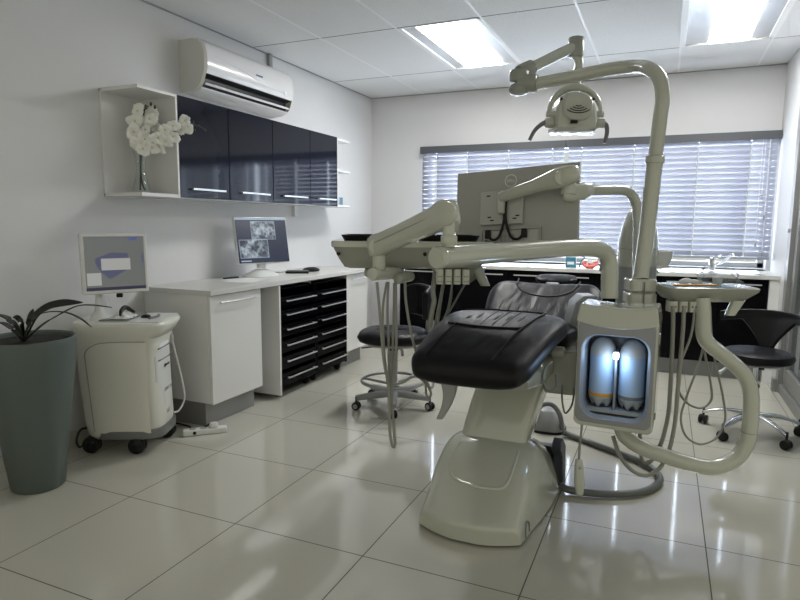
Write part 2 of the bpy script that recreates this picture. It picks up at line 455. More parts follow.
# ------------------------------------------------------------------ left wall: cupboards above
CF = -2.68
cz0, cz1 = 1.390, 1.992
t = thing('open_wall_shelf', 'white open shelf box on the wall with the orchid vase inside', 'shelf', (-2.975, 2.55, 1.39))
obj('back_panel', MB().box((XL, 2.535, cz0), (XL+0.012, 2.81, cz1)), M['white_gloss'], t)
obj('top_board', MB().box((XL, 2.535, cz1-0.018), (CF, 2.81, cz1)), M['white_gloss'], t, bevel=0.001)
obj('bottom_board', MB().box((XL, 2.535, cz0), (CF, 2.81, cz0+0.02)), M['white_gloss'], t, bevel=0.001)
cab_y = [2.812, 3.28, 3.772, 4.285, 4.730]
cab_l = ['black gloss wall cupboard next to the orchid shelf', 'black gloss wall cupboard second from the orchid shelf',
         'black gloss wall cupboard third from the orchid shelf', 'black gloss wall cupboard at the window end of the row']
for i in range(4):
    a, b = cab_y[i], cab_y[i+1]
    t = thing('wall_cabinet', cab_l[i], 'cabinet', (XL, (a+b)/2, cz0), group='black wall cupboards')
    obj('carcass', MB().box((XL, a, cz0), (CF-0.02, b-0.001, cz1)), M['white_gloss'], t)
    d = obj('door', MB().box((CF-0.019, a+0.003 + (0.014 if i == 0 else 0), cz0+0.004), (CF, b-0.004, cz1-0.002)), M['black_gloss'], t, bevel=0.0015)
    h = MB(); yc = (a+b)/2+0.02; hw = (b-a)*0.32
    h.box((CF+0.014, yc-hw, cz0+0.052), (CF+0.024, yc+hw, cz0+0.064))
    for y in (yc-hw+0.01, yc+hw-0.02): h.box((CF, y, cz0+0.054), (CF+0.016, y+0.01, cz0+0.062))
    obj('handle', h, M['alu'], d, bevel=0.001)
    if i == 0: obj('side_panel', MB().box((XL, a-0.0015, cz0), (CF+0.001, a+0.013, cz1)), M['white_gloss'], t)
    if i == 3: obj('side_panel', MB().box((CF-0.02, b-0.004, cz0), (CF+0.002, b+0.008, cz1)), M['white_gloss'], t)
for z, w_ in ((cz1-0.02, 'topmost'), (1.70, 'middle'), (cz0, 'lowest')):
    b = MB(); q = [(XL, 4.742, z), (-2.70, 4.742, z), (-2.70, 4.98, z)]
    q += [(-2.70-0.03*(1-math.cos(a)), 4.98+0.03*math.sin(a), z) for a in (0.4, 0.8, 1.2, 1.57)] + [(XL, 5.01, z)]
    b.prism(q, (0, 0, 0.02))
    tag(obj('end_shelf', b, M['white_gloss'], bevel=0.001), '%s of three small white shelves at the end of the black cupboards' % w_, 'shelf', 'small end shelves')
b = thing('small_carton', 'small blue and grey carton on the lowest end shelf', 'box', (-2.76, 4.80, cz0+0.02))
obj('carton_body', MB().box((-2.83, 4.765, cz0+0.021), (-2.70, 4.86, cz0+0.085)), M['blue'], b, bevel=0.001)
obj('carton_flap', MB().box((-2.699, 4.765, cz0+0.021), (-2.697, 4.80, cz0+0.085)), M['mid_grey'], b)
tag(obj('wall_hook', MB().box((XL, 4.45, 1.30), (XL+0.03, 4.49, 1.39)), M['white_gloss'], bevel=0.004), 'small white bracket on the wall under the black cupboards', 'bracket')

# air conditioner
AY0, AY1 = 3.17, 4.19
t = thing('air_conditioner', 'white split air conditioner high on the wall over the black cupboards', 'air conditioner', (XL, 3.68, 2.08))
def acp(off=0.0):
    return [(0.0, 2.425), (0.11, 2.428), (0.165, 2.415), (0.197, 2.38), (0.212, 2.33), (0.216, 2.28), (0.214, 2.235), (0.208, 2.212), (0.204, 2.202)]
low = [(0.150, 2.186), (0.128, 2.150), (0.132, 2.118), (0.168, 2.118), (0.152, 2.104), (0.110, 2.092), (0.0, 2.088)]
prof = acp() + low
obj('body', MB().loft([[(XL+x, y, z) for x, z in prof] for y in (AY0+0.02, AY1-0.02)]), M['ac'], t, bevel=0.004)
full = acp() + [(0.185, 2.150), (0.160, 2.112), (0.110, 2.090), (0.0, 2.086)]
for y0, y1 in ((AY0, AY0+0.021), (AY1-0.021, AY1)):
    r1 = [(XL+x*1.0, y1 if y0 == AY0 else y0, z) for x, z in full]
    cz = 2.257
    r0 = [(XL+x*0.96, y0 if y0 == AY0 else y1, cz+(z-cz)*0.965) for x, z in full]
    obj('side_cover', MB().loft([r0, r1]), M['ac_side'], t, sharp=50)
obj('air_slot', MB().box((XL+0.110, AY0+0.03, 2.119), (XL+0.150, AY1-0.03, 2.184)), M['black_plastic'], t)
lv = frame((XL+0.176, (AY0+AY1)/2, 2.142), (0, 1, 0), (0.82, 0, -0.57))
obj('slot_shade', MB().prism([(XL+x, AY0+0.03, z) for x, z in ((0.150, 2.1855), (0.2025, 2.2010), (0.2025, 2.1985), (0.150, 2.183))], (0, AY1-AY0-0.06, 0)), M['black_plastic'], t)  # black strip paints shade over the slot's lit upper face
obj('louvre', MB().box((-0.470, -0.008, -0.003), (0.480, 0.008, 0.003), lv), M['ac'], t, bevel=0.002)
for k in range(14):
    pass
obj('highlight_curve', MB().tube([(XL+0.212, AY0+0.03, 2.318), (XL+0.2145, 3.45, 2.305), (XL+0.2150, 3.65, 2.275), (XL+0.2140, 3.85, 2.245), (XL+0.2130, AY1-0.03, 2.236)], 0.0028, 8), M['ac'], t)  # thin tube moulds the S-curve of a glossy highlight into the front
lg = MB()
for k in range(6): lg.box((XL+0.2165, 3.70+k*0.013, 2.292), (XL+0.2185, 3.709+k*0.013, 2.303))
obj('maker_mark', lg, M['blue_mark'], t)
obj('display_window', MB().box((XL+0.2160, 4.05, 2.222), (XL+0.2175, 4.075, 2.252)), M['logo_white'], t)
for z in (2.135, 2.165): obj('side_screw', MB().cyl((XL+0.03, AY0-0.001, z), (XL+0.03, AY0+0.004, z), 0.009, n=12), M['ac_side'], t)
tag(obj('pipe_cover', MB().box((XL, 4.125, 2.425), (XL+0.03, 4.165, ZC)), M['mid_grey'], bevel=0.002), 'short grey pipe cover running from the air conditioner up to the ceiling', 'pipe cover')

# ------------------------------------------------------------------ left wall: base units and worktop
BF = -2.452
def handle_bar(mb, y0, y1, z, x=BF, off=0.028):
    mb.rcyl((x+off, y0, z), (x+off, y1, z), 0.005, 0.001, 12)
    for y in (y0+0.02, y1-0.02): mb.cyl((x, y, z), (x+off, y, z), 0.004, n=8)
tag(obj('worktop', MB().box((XL, 2.775, 0.815), (-2.43, 4.87, 0.845)), M['worktop'], bevel=0.002), 'long pale worktop along the wall below the black cupboards', 'worktop')
def base_unit(y0, y1, label, hy0, hy1):
    t = thing('base_cabinet', label, 'cabinet', ((XL+BF)/2, (y0+y1)/2, 0), group='white base cabinets')
    obj('carcass', MB().box((XL+0.002, y0, 0.15), (BF-0.02, y1, 0.814)), M['white_gloss'], t, bevel=0.001)
    d = obj('door', MB().box((BF-0.019, y0+0.002, 0.145), (BF, y1-0.002, 0.810)), M['white_gloss'], t, bevel=0.002)
    h = MB(); handle_bar(h, hy0, hy1, 0.765); obj('handle', h, M['alu'], d)
    obj('plinth', MB().box((XL+0.02, y0+0.012, 0), (BF-0.07, y1-0.01, 0.15)), M['alu_dull'], t)
base_unit(2.79, 3.285, 'white base cabinet with one door, next to the scanner cart', 2.86, 3.23)
base_unit(4.47, 4.862, 'white base cabinet at the window end of the worktop', 4.53, 4.82)
obj_p = MB().box((XL+0.01, 3.33, 0.02), (-2.44, 3.35, 0.80))
tag(obj('gable_board', MB().box((-2.90, 3.462, 0.028), (-2.432, 3.480, 0.812)), M['white_gloss'], bevel=0.001), 'upright white panel at the side of the black drawers', 'panel')

def drawer_unit(y0, y1, label):
    t = thing('drawer_cabinet', label, 'cabinet', (-2.66, (y0+y1)/2, 0), group='black wheeled drawer cabinets')
    F = -2.440
    zt = 0.785
    b = MB(); b.box((-2.90, y0, 0.07), (F-0.001, y0+0.012, zt)).box((-2.90, y1-0.012, 0.07), (F-0.001, y1, zt)).box((-2.90, y0, 0.07), (F-0.022, y1, 0.086)).box((-2.90, y0, zt-0.012), (F-0.022, y1, zt)).box((-2.90, y0, 0.07), (-2.89, y1, zt))
    obj('carcass', b, M['black_lam'], t, bevel=0.001)
    zs = [0.082, 0.205, 0.325, 0.440, 0.550, 0.655, 0.752]
    for k in range(6):
        a, c = zs[k], zs[k+1]-0.030
        dm = MB().box((F-0.022, y0+0.014, a), (F, y1-0.014, c)).box((-2.85, y0+0.02, a+0.01), (F-0.022, y1-0.02, c-0.025))
        d = obj('drawer', dm, M['black_lam'], t, bevel=0.0015)
        h = MB(); zz = a + (c-a)*0.62
        h.box((F+0.016, y0+0.06, zz-0.004), (F+0.026, y1-0.02, zz+0.004))
        for y in (y0+0.08, y1-0.05): h.box((F, y, zz-0.004), (F+0.018, y+0.01, zz+0.004))
        obj('handle', h, M['alu'], d, bevel=0.001)
    for x in (F-0.05, -2.84):
        for y in (y0+0.05, y1-0.05):
            c = MB().rcyl((x-0.02, y-0.011, 0.03), (x-0.02, y+0.011, 0.03), 0.03, 0.005, 20).box((x-0.03, y-0.014, 0.045), (x+0.012, y+0.014, 0.07))
            w_ = obj('caster', c, M['black_plastic'], t)
    return t
drawer_unit(3.482, 3.955, 'black six-drawer cabinet on wheels beside the upright white panel')
drawer_unit(3.962, 4.452, 'black six-drawer cabinet on wheels, nearer the window')

# x-ray monitor on the worktop
def at_mtx(o, facing, tilt=0.0):
    """local x right, y up, z out of the screen"""
    z = Vector((facing[0], facing[1], 0)).normalized()
    x = Vector((-z.y, z.x, 0)); up = Vector((0, 0, 1))
    q = Quaternion(x, tilt); z = q @ z; up = q @ up
    m = Matrix((x, up, z)).transposed().to_4x4(); m.translation = Vector(o); return m
def lbox(mb, m, lo, hi): return mb.box(lo, hi, m)

KX = 0.90
mo = (-2.725, 3.69, 1.117)
t = thing('monitor', 'monitor on the worktop showing two dental radiographs', 'monitor', (-2.80, 3.74, 0.845))
m = at_mtx(mo, (0.945, -0.33), -0.16)
obj('casing', MB().box((-0.226, -0.172, -0.030), (0.226, 0.172, -0.001), m), M['cart_light'], t, bevel=0.006)
scr = obj('screen', MB().box((-0.219, -0.165, -0.002), (0.219, 0.165, 0.001), m), M['screen_navy'], t)
obj('radiograph', MB().box((-0.095, 0.005, 0.0011), (0.115, 0.140, 0.0016), m), M['xray'], scr)
obj('radiograph', MB().box((-0.205, -0.130, 0.0011), (0.040, 0.005, 0.0016), m), M['xray2'], scr)
br = MB()
for x0, x1, y0, y1 in ((-0.095, 0.115, 0.005, 0.140), (-0.205, 0.040, -0.130, 0.005)):
    br.box((x0, y0, 0.0017), (x1, y0+0.003, 0.002), m).box((x0, y1-0.003, 0.0017), (x1, y1, 0.002), m).box((x0, y0, 0.0017), (x0+0.003, y1, 0.002), m).box((x1-0.003, y0, 0.0017), (x1, y1, 0.002), m)
obj('image_border', br, M['screen_bar'], scr)
obj('title_bar', MB().box((-0.219, 0.150, 0.0011), (0.219, 0.165, 0.0016), m), M['screen_bar'], scr)
obj('status_line', MB().box((-0.225*KX, -0.155, 0.0011), (-0.13*KX, -0.146, 0.0016), m), M['screen_bar'], scr)
obj('neck', MB().box((-0.035, -0.20, -0.075), (0.035, -0.02, -0.031), m), M['cart_light'], t, bevel=0.01)
obj('foot', MB().loft([sring((-2.765, 3.71, z), (1, 0, 0), (0, 1, 0), a, b, 3, 28) for z, a, b in ((0.8455, 0.10, 0.145), (0.852, 0.10, 0.145), (0.868, 0.085, 0.12), (0.90, 0.035, 0.045))]), M['cart_light'], t)

tag(obj('notebook', MB().box((-0.09, -0.07, 0), (0.09, 0.07, 0.018), Matrix.Translation((-2.70, 4.105, 0.8455)) @ Matrix.Rotation(0.5, 4, 'Z')), M['black_plastic'], bevel=0.003), 'flat black case lying on the worktop beside the monitor', 'case')
t = thing('computer_mouse', 'black computer mouse on the worktop behind the flat black case', 'mouse', (-2.70, 4.31, 0.845))
obj('mouse_shell', MB().loft([sring((-2.70, 4.31, 0.8455+z), (1, 0, 0), (0, 1, 0), a, b, 2.4, 24) for z, a, b in ((0, 0.06, 0.075), (0.012, 0.064, 0.08), (0.026, 0.05, 0.06), (0.033, 0.025, 0.03))]), M['black_plastic'], t)
tag(obj('usb_receiver', MB().box((-2.745, 3.80, 0.8455), (-2.715, 3.84, 0.858), None), M['black_plastic'], bevel=0.002), 'tiny black plug lying in front of the x-ray monitor', 'plug')
for k, (x, y, r, l) in enumerate(((-2.64, 3.36, 0.25, 'upper white paper sheet on the worktop before the x-ray monitor'), (-2.70, 3.43, -0.1, 'lower white paper sheet half under another before the x-ray monitor'))):
    tag(obj('paper_sheet', MB().box((-0.10, -0.14, 0), (0.10, 0.14, 0.0012), Matrix.Translation((x, y, 0.8472 - 0.0015*k)) @ Matrix.Rotation(r, 4, 'Z')), M['paper']), l, 'paper', 'papers on the worktop')
tag(obj('pen', MB().rcyl((-2.86, 3.40, 0.851), (-2.83, 3.53, 0.851), 0.005, 0.001, 10), M['black_plastic']), 'black pen lying behind the papers on the worktop', 'pen')
tag(obj('mouse_cable', MB().tube([(-2.75, 4.27, 0.849), (-2.80, 4.15, 0.849), (-2.85, 3.98, 0.849), (-2.84, 3.90, 0.849)], 0.0022, 6), M['black_plastic']), 'thin black cable on the worktop behind the flat case', 'cable')
tag(obj('white_cable', MB().tube([(-2.47, 3.93, 0.787), (-2.46, 3.90, 0.80), (-2.50, 3.86, 0.803), (-2.57, 3.84, 0.790), (-2.62, 3.83, 0.787)], 0.004, 6), M['cart_light']), 'short white cable lying on top of the black drawers', 'cable')

# ------------------------------------------------------------------ orchid in a glass vase
vx, vy = -2.83, 2.675
vz = cz0+0.021
t = thing('vase', 'clear glass vase of orchids in the open white shelf box', 'vase', (vx, vy, vz))
vp = [(0.052, 0.0), (0.054, 0.004), (0.050, 0.03), (0.033, 0.09), (0.026, 0.14), (0.030, 0.20), (0.042, 0.245)]
vin = [(r-0.003, h) for r, h in reversed(vp[2:])] + [(0.045, 0.012), (0.0, 0.010)]
obj('vase_glass', MB().lathe(vp + vin, (vx, vy, vz), n=28), M['glass'], t)
def flower(mb_p, mb_c, c, n, s, roll):
    """five broad petals and a small lip, facing n"""
    n = Vector(n).normalized(); x = n.orthogonal().normalized(); y = n.cross(x)
    for k in range(5):
        a = roll + 2*PI*k/5; big = 1.15 if k in (1, 4) else 0.9
        d = x*math.cos(a) + y*math.sin(a); e = n.cross(d)
        L = s*big; W = s*0.60*big
        def pf(u, v):
            w = W*math.sin(min(1, 0.12+u*0.95)*PI*0.93)**0.7
            return Vector(c) + d*(L*u) + e*(w*(v-0.5)*2) + n*(0.25*s*math.sin(u*PI*0.7) - 0.18*s*(2*v-1)**2*u)
        mb_p.grid(pf, 5, 4)
    mb_c.ball(Vector(c)+n*0.14*s, 0.12*s, 8, 6)
def orchid(label, path, fls, buds):
    t = thing('orchid_spray', label, 'flower', path[0], group='orchid sprays in the vase')
    obj('stem', MB().tube(path, 0.0048, 8), M['stem'], t)
    for c, n, s in fls:
        p = MB(); q = MB(); flower(p, q, c, n, s, random.uniform(0, 6))
        f = obj('flower', p, M['petal'], t); obj('flower_lip', q, M['yellow'], f)
    for c, r in buds: obj('bud', MB().ball(c, r, 10, 7, (0.8, 0.8, 1.2)), M['bud'], t)
f1 = []
for (x, y, d) in ((138, 112, 0), (151, 118, 0), (135, 122, 0), (146, 129, 0), (155, 124, 0), (134, 133, 0), (144, 140, 0), (137, 145, 0), (150, 147, 0), (143, 151, 0), (158, 116, 0), (133, 116, 0)):
    f1.append((x, y))
FL1 = [((-2.800, 2.646, 1.874), 0), ((-2.760, 2.693, 1.834), 1), ((-2.820, 2.640, 1.819), 2), ((-2.760, 2.660, 1.768), 3), ((-2.780, 2.748, 1.804), 4), ((-2.820, 2.629, 1.756), 5), ((-2.770, 2.659, 1.718), 6), ((-2.810, 2.637, 1.689), 7), ((-2.780, 2.651, 1.662), 8), ((-2.790, 2.739, 1.872), 9)]
FL2 = [((-2.740, 2.679, 1.669), 0), ((-2.700, 2.688, 1.724), 1), ((-2.660, 2.707, 1.708), 2), ((-2.660, 2.703, 1.769), 3), ((-2.625, 2.727, 1.731), 4), ((-2.625, 2.730, 1.793), 5), ((-2.610, 2.776, 1.776), 6), ((-2.610, 2.811, 1.832), 7), ((-2.600, 2.815, 1.798), 8), ((-2.710, 2.710, 1.677), 9)]
rr = random.Random(3)
def nr(): return (0.45+rr.uniform(-0.6, 0.6), -0.8, rr.uniform(-0.7, 0.5))
orchid('white orchid spray hanging over the back edge of the vase, dense with blooms', [(vx-0.012, vy, vz+0.020), (vx-0.010, vy+0.007, vz+0.12), (vx-0.004, vy+0.008, vz+0.25), (-2.800, 2.689, 1.746), (-2.790, 2.680, 1.873), (-2.770, 2.692, 1.908)],
       [(p, nr(), 0.044) for p, k in FL1], [((-2.730, 2.638, 1.890), 0.012), ((-2.730, 2.676, 1.913), 0.010), ((-2.720, 2.695, 1.899), 0.010)])
orchid('white orchid spray arching out across the first black cupboard', [(vx+0.015, vy+0.01, vz+0.020), (vx+0.018, vy-0.012, vz+0.06), (vx+0.008, vy-0.008, vz+0.15), (vx+0.018, vy+0.010, vz+0.26), (-2.730, 2.702, 1.716), (-2.640, 2.736, 1.761), (-2.620, 2.829, 1.819), (-2.610, 2.918, 1.820), (-2.600, 2.975, 1.798)],
       [(p, nr(), 0.039) for p, k in FL2], [((-2.610, 2.877, 1.837), 0.008), ((-2.610, 2.927, 1.821), 0.007), ((-2.610, 2.891, 1.792), 0.007), ((-2.600, 2.966, 1.802), 0.006)])

# ------------------------------------------------------------------ scanner cart
t = thing('scanner_cart', 'cream scanner cart on black wheels with its own monitor, beside the planter', 'cart', (-2.66, 2.40, 0))
# cart axes: front faces a, side seen by the camera is s
ca = Vector((0.90, 0.44, 0)).normalized(); cs = Vector((ca.y, -ca.x, 0)); cc = Vector((-2.675, 2.400, 0))
def cp(a, s_, z): return cc + ca*a + cs*s_ + Vector((0, 0, z))
body = []
for z, a0, a1, hw in ((0.075, -0.205, 0.165, 0.130), (0.10, -0.215, 0.185, 0.150), (0.16, -0.225, 0.192, 0.158), (0.35, -0.24, 0.185, 0.165), (0.52, -0.25, 0.180, 0.168), (0.60, -0.25, 0.185, 0.172), (0.64, -0.25, 0.20, 0.178)):
    body.append(sring(cp((a0+a1)/2, 0, z), ca, cs, (a1-a0)/2, hw, 4.5, 40))
obj('body', MB().loft(body), M['cart'], t, sharp=60)
sp = []
for q in (0.0, 0.012):
    pass
side = MB()
def sidef(u, v):
    z = 0.12 + 0.50*v; a = -0.175 + 0.03*(1-v) + (0.325-0.03*(1-v))*u
    rnd = 0.012*(1 - (2*u-1)**8)*(1 - (2*v-1)**8)
    if v > 0.9 and u < 0.2: a += 0.05*(0.2-u)*5*(v-0.9)*10
    return cp(a, 0.160 + 0.013*v + rnd, z)
obj('side_panel', side.grid(sidef, 20, 20), M['cart'], t)
gp = []
for u, v in ((0.0, 0.02), (0.0, 0.3), (0.0, 0.6), (0.0, 0.80), (0.03, 0.90), (0.12, 0.965), (0.3, 0.99), (0.6, 1.0), (0.98, 1.0)): gp.append(sidef(u, v) + cs*0.002)
obj('panel_edge_shade', MB().tube(gp, 0.0025, 6), M['mid_grey'], t)  # grey tube draws the shading along the side panel's raised edge
dk = []
for z, a1, hw in ((0.635, 0.200, 0.180), (0.665, 0.222, 0.192), (0.700, 0.243, 0.202), (0.716, 0.240, 0.200), (0.722, 0.230, 0.192)):
    dk.append(sring(cp((a1-0.25)/2, 0, z), ca, cs, (a1+0.25)/2, hw, 4.5, 40))
obj('deck', MB().loft(dk), M['cart'], t, sharp=55)
obj('deck_plate', MB().box((-0.11, -0.165, 0), (0.215, 0.165, 0.004), frame(cp(0, 0, 0.722), ca, (0, 0, 1))), M['cart_light'], t, bevel=0.003)
obj('key_pad', MB().box((-0.10, -0.15, 0), (0.05, 0.13, 0.006), frame(cp(0, 0, 0.7265), ca, (0, 0, 1))), M['grey_plastic'], t, bevel=0.002)
obj('track_ball', MB().ball(cp(0.095, 0.01, 0.728), 0.026, 16, 10, (1, 1, 0.6)), M['black_plastic'], t)
obj('button_bar', MB().tube([cp(0.135, -0.07, 0.729), cp(0.150, -0.02, 0.730), cp(0.150, 0.03, 0.730), cp(0.135, 0.075, 0.729)], 0.008, 8), M['grey_plastic'], t)
fp = MB()
def frontf(u, v):
    z = 0.19 + 0.40*v; hw = 0.120*min(1, (0.35+0.65*min(1, v*2.2)))
    s_ = hw*(2*u-1)
    return cp(0.180 - 0.008*(v) + 0.014 - 0.018*(abs(2*u-1)**3), s_, z)
fpo = obj('front_panel', fp.grid(frontf, 14, 12), M['cart_light'], t)
so = fpo.modifiers.new('thick', 'SOLIDIFY'); so.thickness = 0.006
for z in (0.50, 0.565): obj('drive_slot', MB().box((0.182, -0.10, z), (0.1915, 0.10, z+0.004), frame(cp(0, 0, 0), ca, (0, 0, 1))), M['grey_plastic'], t)
tm = at_mtx(cp(0.1935, 0.0, 0.462), ca); obj('maker_mark', MB().box((-0.035, -0.008, -0.002), (-0.018, 0.008, 0.001), tm).box((-0.010, -0.005, -0.002), (0.04, 0.005, 0.001), tm), M['black_plastic'], t)
text('model_lettering', 'CEREC AC', 0.028, M['mid_grey'], t, at_mtx(cp(0.1965, 0.0, 0.330), ca))
obj('bumper', MB().loft([sring(cp(0.02, 0, z), ca, cs, 0.180, hw, 4.5, 40) for z, hw in ((0.085, 0.160), (0.092, 0.164), (0.128, 0.164), (0.135, 0.160))]), M['grey_plastic'], t)
for a, s_ in ((-0.185, 0.115), (0.065, 0.135), (0.140, -0.115), (-0.185, -0.12)):
    p = cp(a, s_, 0)
    c = MB()
    for o in (-0.016, 0.016): c.rcyl(p+cs*(o-0.012)+Vector((0, 0, 0.046)), p+cs*(o+0.012)+Vector((0, 0, 0.046)), 0.046, 0.010, 20)
    c.ball(p+Vector((0, 0, 0.060)), 0.038, 14, 8, (1, 1, 0.8))
    obj('caster', c, M['black_plastic'], t)
# monitor of the cart
m = at_mtx((-2.725, 2.372, 1.021), (0.885, -0.465), -0.04)
neck = MB().loft([sring(cp(-0.125, 0.03, z) + Vector((-0.03, 0.016, 0))*((z-0.721)/0.1), ca, cs, a, b, 3, 24) for z, a, b in ((0.721, 0.055, 0.09), (0.745, 0.05, 0.08), (0.765, 0.03, 0.055), (0.84, 0.016, 0.045), (0.90, 0.014, 0.04))])
obj('monitor_neck', neck, M['cart_light'], t)
mc = obj('monitor_casing', MB().box((-0.168, -0.162, -0.045), (0.168, 0.162, 0.0), m), M['white_gloss'], t, bevel=0.007)
scr = obj('monitor_screen', MB().box((-0.151, -0.143, -0.001), (0.151, 0.146, 0.001), m), M['screen_grey'], t)
obj('task_bar', MB().box((-0.151, -0.143, 0.0011), (0.151, -0.126, 0.0015), m), M['screen_dark'], scr)
obj('menu_bar', MB().box((-0.151, 0.139, 0.0011), (0.151, 0.141, 0.0015), m).box((0.135, 0.0, 0.0011), (0.145, 0.05, 0.0015), m), M['screen_violet'], scr)
obj('screen_logo', MB().prism([m @ Vector(p) for p in ((0.065, 0.125, 0.0011), (0.115, 0.125, 0.0011), (0.118, 0.142, 0.0011), (0.08, 0.142, 0.0011))], m.to_3x3() @ Vector((0, 0, 0.0004))), M['screen_blue'], scr)
obj('model_view', MB().prism([m @ Vector(p) for p in ((-0.10, 0.0, 0.0011), (-0.10, 0.03, 0.0011), (-0.02, 0.06, 0.0011), (0.065, 0.055, 0.0011), (0.065, -0.03, 0.0011), (-0.03, -0.085, 0.0011), (-0.075, -0.045, 0.0011))], m.to_3x3() @ Vector((0, 0, 0.0004))), M['screen_violet'], scr)
obj('dialog_box', MB().box((-0.072, -0.035, 0.0016), (0.075, 0.028, 0.002), m).box((-0.145, -0.115, 0.0016), (-0.075, -0.048, 0.002), m), M['screen_dialog'], scr)
obj('monitor_knob', MB().rcyl(m @ Vector((0.0, -0.175, -0.02)), m @ Vector((0.028, -0.175, -0.005)), 0.012, 0.003, 12), M['black_plastic'], t)
obj('camera_cable', MB().tube([cp(0.172, -0.15, 0.60), cp(0.185, -0.165, 0.50), cp(0.21, -0.18, 0.35), cp(0.225, -0.18, 0.22), cp(0.20, -0.16, 0.15), cp(0.175, -0.13, 0.14)], 0.006, 8), M['cart_light'], t)
obj('camera_plug', MB().rcyl(cp(0.165, -0.145, 0.64), cp(0.175, -0.155, 0.57), 0.011, 0.004, 12), M['cart'], t)
obj('mains_cable', MB().tube([cp(-0.215, 0.06, 0.12), cp(-0.25, 0.10, 0.12), cp(-0.265, 0.12, 0.07), cp(-0.25, 0.12, 0.03), cp(-0.21, 0.10, 0.06)], 0.006, 8), M['black_plastic'], t)
# crumpled wipe with a dark camera head on the deck
wp = MB(); rr = random.Random(5)
def wf(u, v):
    a = (u-0.5)*0.13; b = (v-0.5)*0.11
    h = 0.022*(1-(2*u-1)**2)*(1-(2*v-1)**2) + 0.012*math.sin(u*17+v*5)*math.cos(v*13)*(1-(2*u-1)**4)
    return cp(-0.005, 0.055, 0.735+max(0.0, h)) + ca*b + cs*a
wo = obj('paper_wipe', wp.grid(wf, 18, 16), M['paper'], None)
tag(wo, 'crumpled white wipe on the dark keypad of the scanner cart', 'wipe')
tag(obj('scanner_camera', MB().tube([cp(0.0, 0.115, 0.752), cp(-0.005, 0.085, 0.775), cp(-0.005, 0.03, 0.785), cp(0.0, -0.03, 0.760), cp(0.005, -0.06, 0.746)], lambda u: 0.006+0.006*math.sin(u*PI), 10), M['black_plastic']), 'dark handheld camera lying over the crumpled wipe on the cart', 'camera')

# power strip and its plug
pm = frame((-2.440, 2.700, 0.0), (0.73, 0.68, 0), (0, 0, 1))
t = thing('power_strip', 'white power strip on the floor at the foot of the cream cart', 'power strip', (-2.44, 2.70, 0))
obj('strip_body', MB().box((-0.125, -0.028, 0.0), (0.125, 0.028, 0.034), pm), M['cart_light'], t, bevel=0.008)
obj('switch', MB().cyl(pm @ Vector((-0.06, -0.0285, 0.018)), pm @ Vector((-0.06, -0.031, 0.018)), 0.010, n=14), M['black_plastic'], t)
for k in range(3):
    obj('socket', MB().cyl(pm @ Vector((-0.07+0.06*k, 0, 0.034)), pm @ Vector((-0.07+0.06*k, 0, 0.0352)), 0.02, n=16), M['mid_grey'], t)
t = thing('mains_plug', 'white mains plug with black lead pushed into the power strip', 'plug', pm @ Vector((0.05, 0, 0.035)))
obj('plug_body', MB().loft([sring(pm @ Vector((0.05, 0, z)), pm.to_3x3() @ Vector((1, 0, 0)), pm.to_3x3() @ Vector((0, 1, 0)), a, b, 3, 20) for z, a, b in ((0.0355, 0.024, 0.022), (0.05, 0.026, 0.024), (0.062, 0.02, 0.018))]), M['cart_light'], t)
obj('lead', MB().tube([pm @ Vector((0.03, 0.02, 0.05)), pm @ Vector((-0.01, 0.05, 0.02)), pm @ Vector((-0.08, 0.06, 0.010)), (-2.60, 2.74, 0.008), (-2.74, 2.755, 0.008)], 0.005, 8), M['black_plastic'], t)

# ------------------------------------------------------------------ planter
px_, py_ = -2.665, 1.815
t = thing('potted_plant', 'tall grey-green tapered planter with dark strap-leaved plant', 'plant', (px_, py_, 0))
obj('pot', MB().lathe([(0.0, 0.0), (0.108, 0.0), (0.114, 0.006), (0.152, 0.31), (0.188, 0.60), (0.199, 0.705), (0.197, 0.715), (0.190, 0.717), (0.182, 0.710), (0.170, 0.60), (0.155, 0.56), (0.0, 0.56)], (px_, py_, 0), n=64), M['pot'], t)
obj('soil', MB().lathe([(0.0, 0.575), (0.160, 0.59), (0.1785, 0.690), (0.172, 0.696), (0.10, 0.700), (0.0, 0.702)], (px_, py_, 0), n=32), M['soil'], t)
def leaf(path, w, up=(0, 0, 1)):
    P = spline(path, 8); mb = MB(); rings = []
    for i, p in enumerate(P):
        u = i/(len(P)-1)
        d = (P[min(i+1, len(P)-1)] - P[max(i-1, 0)]).normalized()
        s_ = d.cross(Vector(up)); s_ = s_.normalized() if s_.length > 1e-3 else Vector((1, 0, 0))
        n = s_.cross(d)
        ww = w*(0.55+0.45*math.sin(min(1, u*1.25)*PI*0.5))*(1 - max(0, (u-0.72)/0.28)**2*0.96)
        rings.append([p - s_*ww + n*ww*0.25, p - s_*ww*0.5 + n*ww*0.05, p, p + s_*ww*0.5 + n*ww*0.05, p + s_*ww + n*ww*0.25])
    mb.loft(rings, cap=False, closed=False)
    o = obj('leaf', mb, M['leaf'], t)
    so = o.modifiers.new('thick', 'SOLIDIFY'); so.thickness = 0.003
    return o
cr = (px_-0.03, py_, 0.695)
leaf([cr, (-2.319, 1.592, 0.845), (-2.267, 1.622, 0.901), (-2.233, 1.672, 0.917), (-2.199, 1.742, 0.915)], 0.016, (0.35, -0.75, 0.55))
leaf([cr, (-2.209, 1.563, 0.845), (-2.119, 1.576, 0.893), (-2.043, 1.592, 0.927), (-1.991, 1.615, 0.931), (-1.937, 1.659, 0.921)], 0.007)
leaf([cr, (-2.374, 1.656, 0.848), (-2.334, 1.677, 0.873), (-2.265, 1.707, 0.873), (-2.207, 1.729, 0.849), (-2.159, 1.745, 0.813)], 0.006)
leaf([cr, (-2.339, 1.591, 0.819), (-2.320, 1.593, 0.861), (-2.302, 1.596, 0.898)], 0.010, (0.6, -0.6, 0.4))
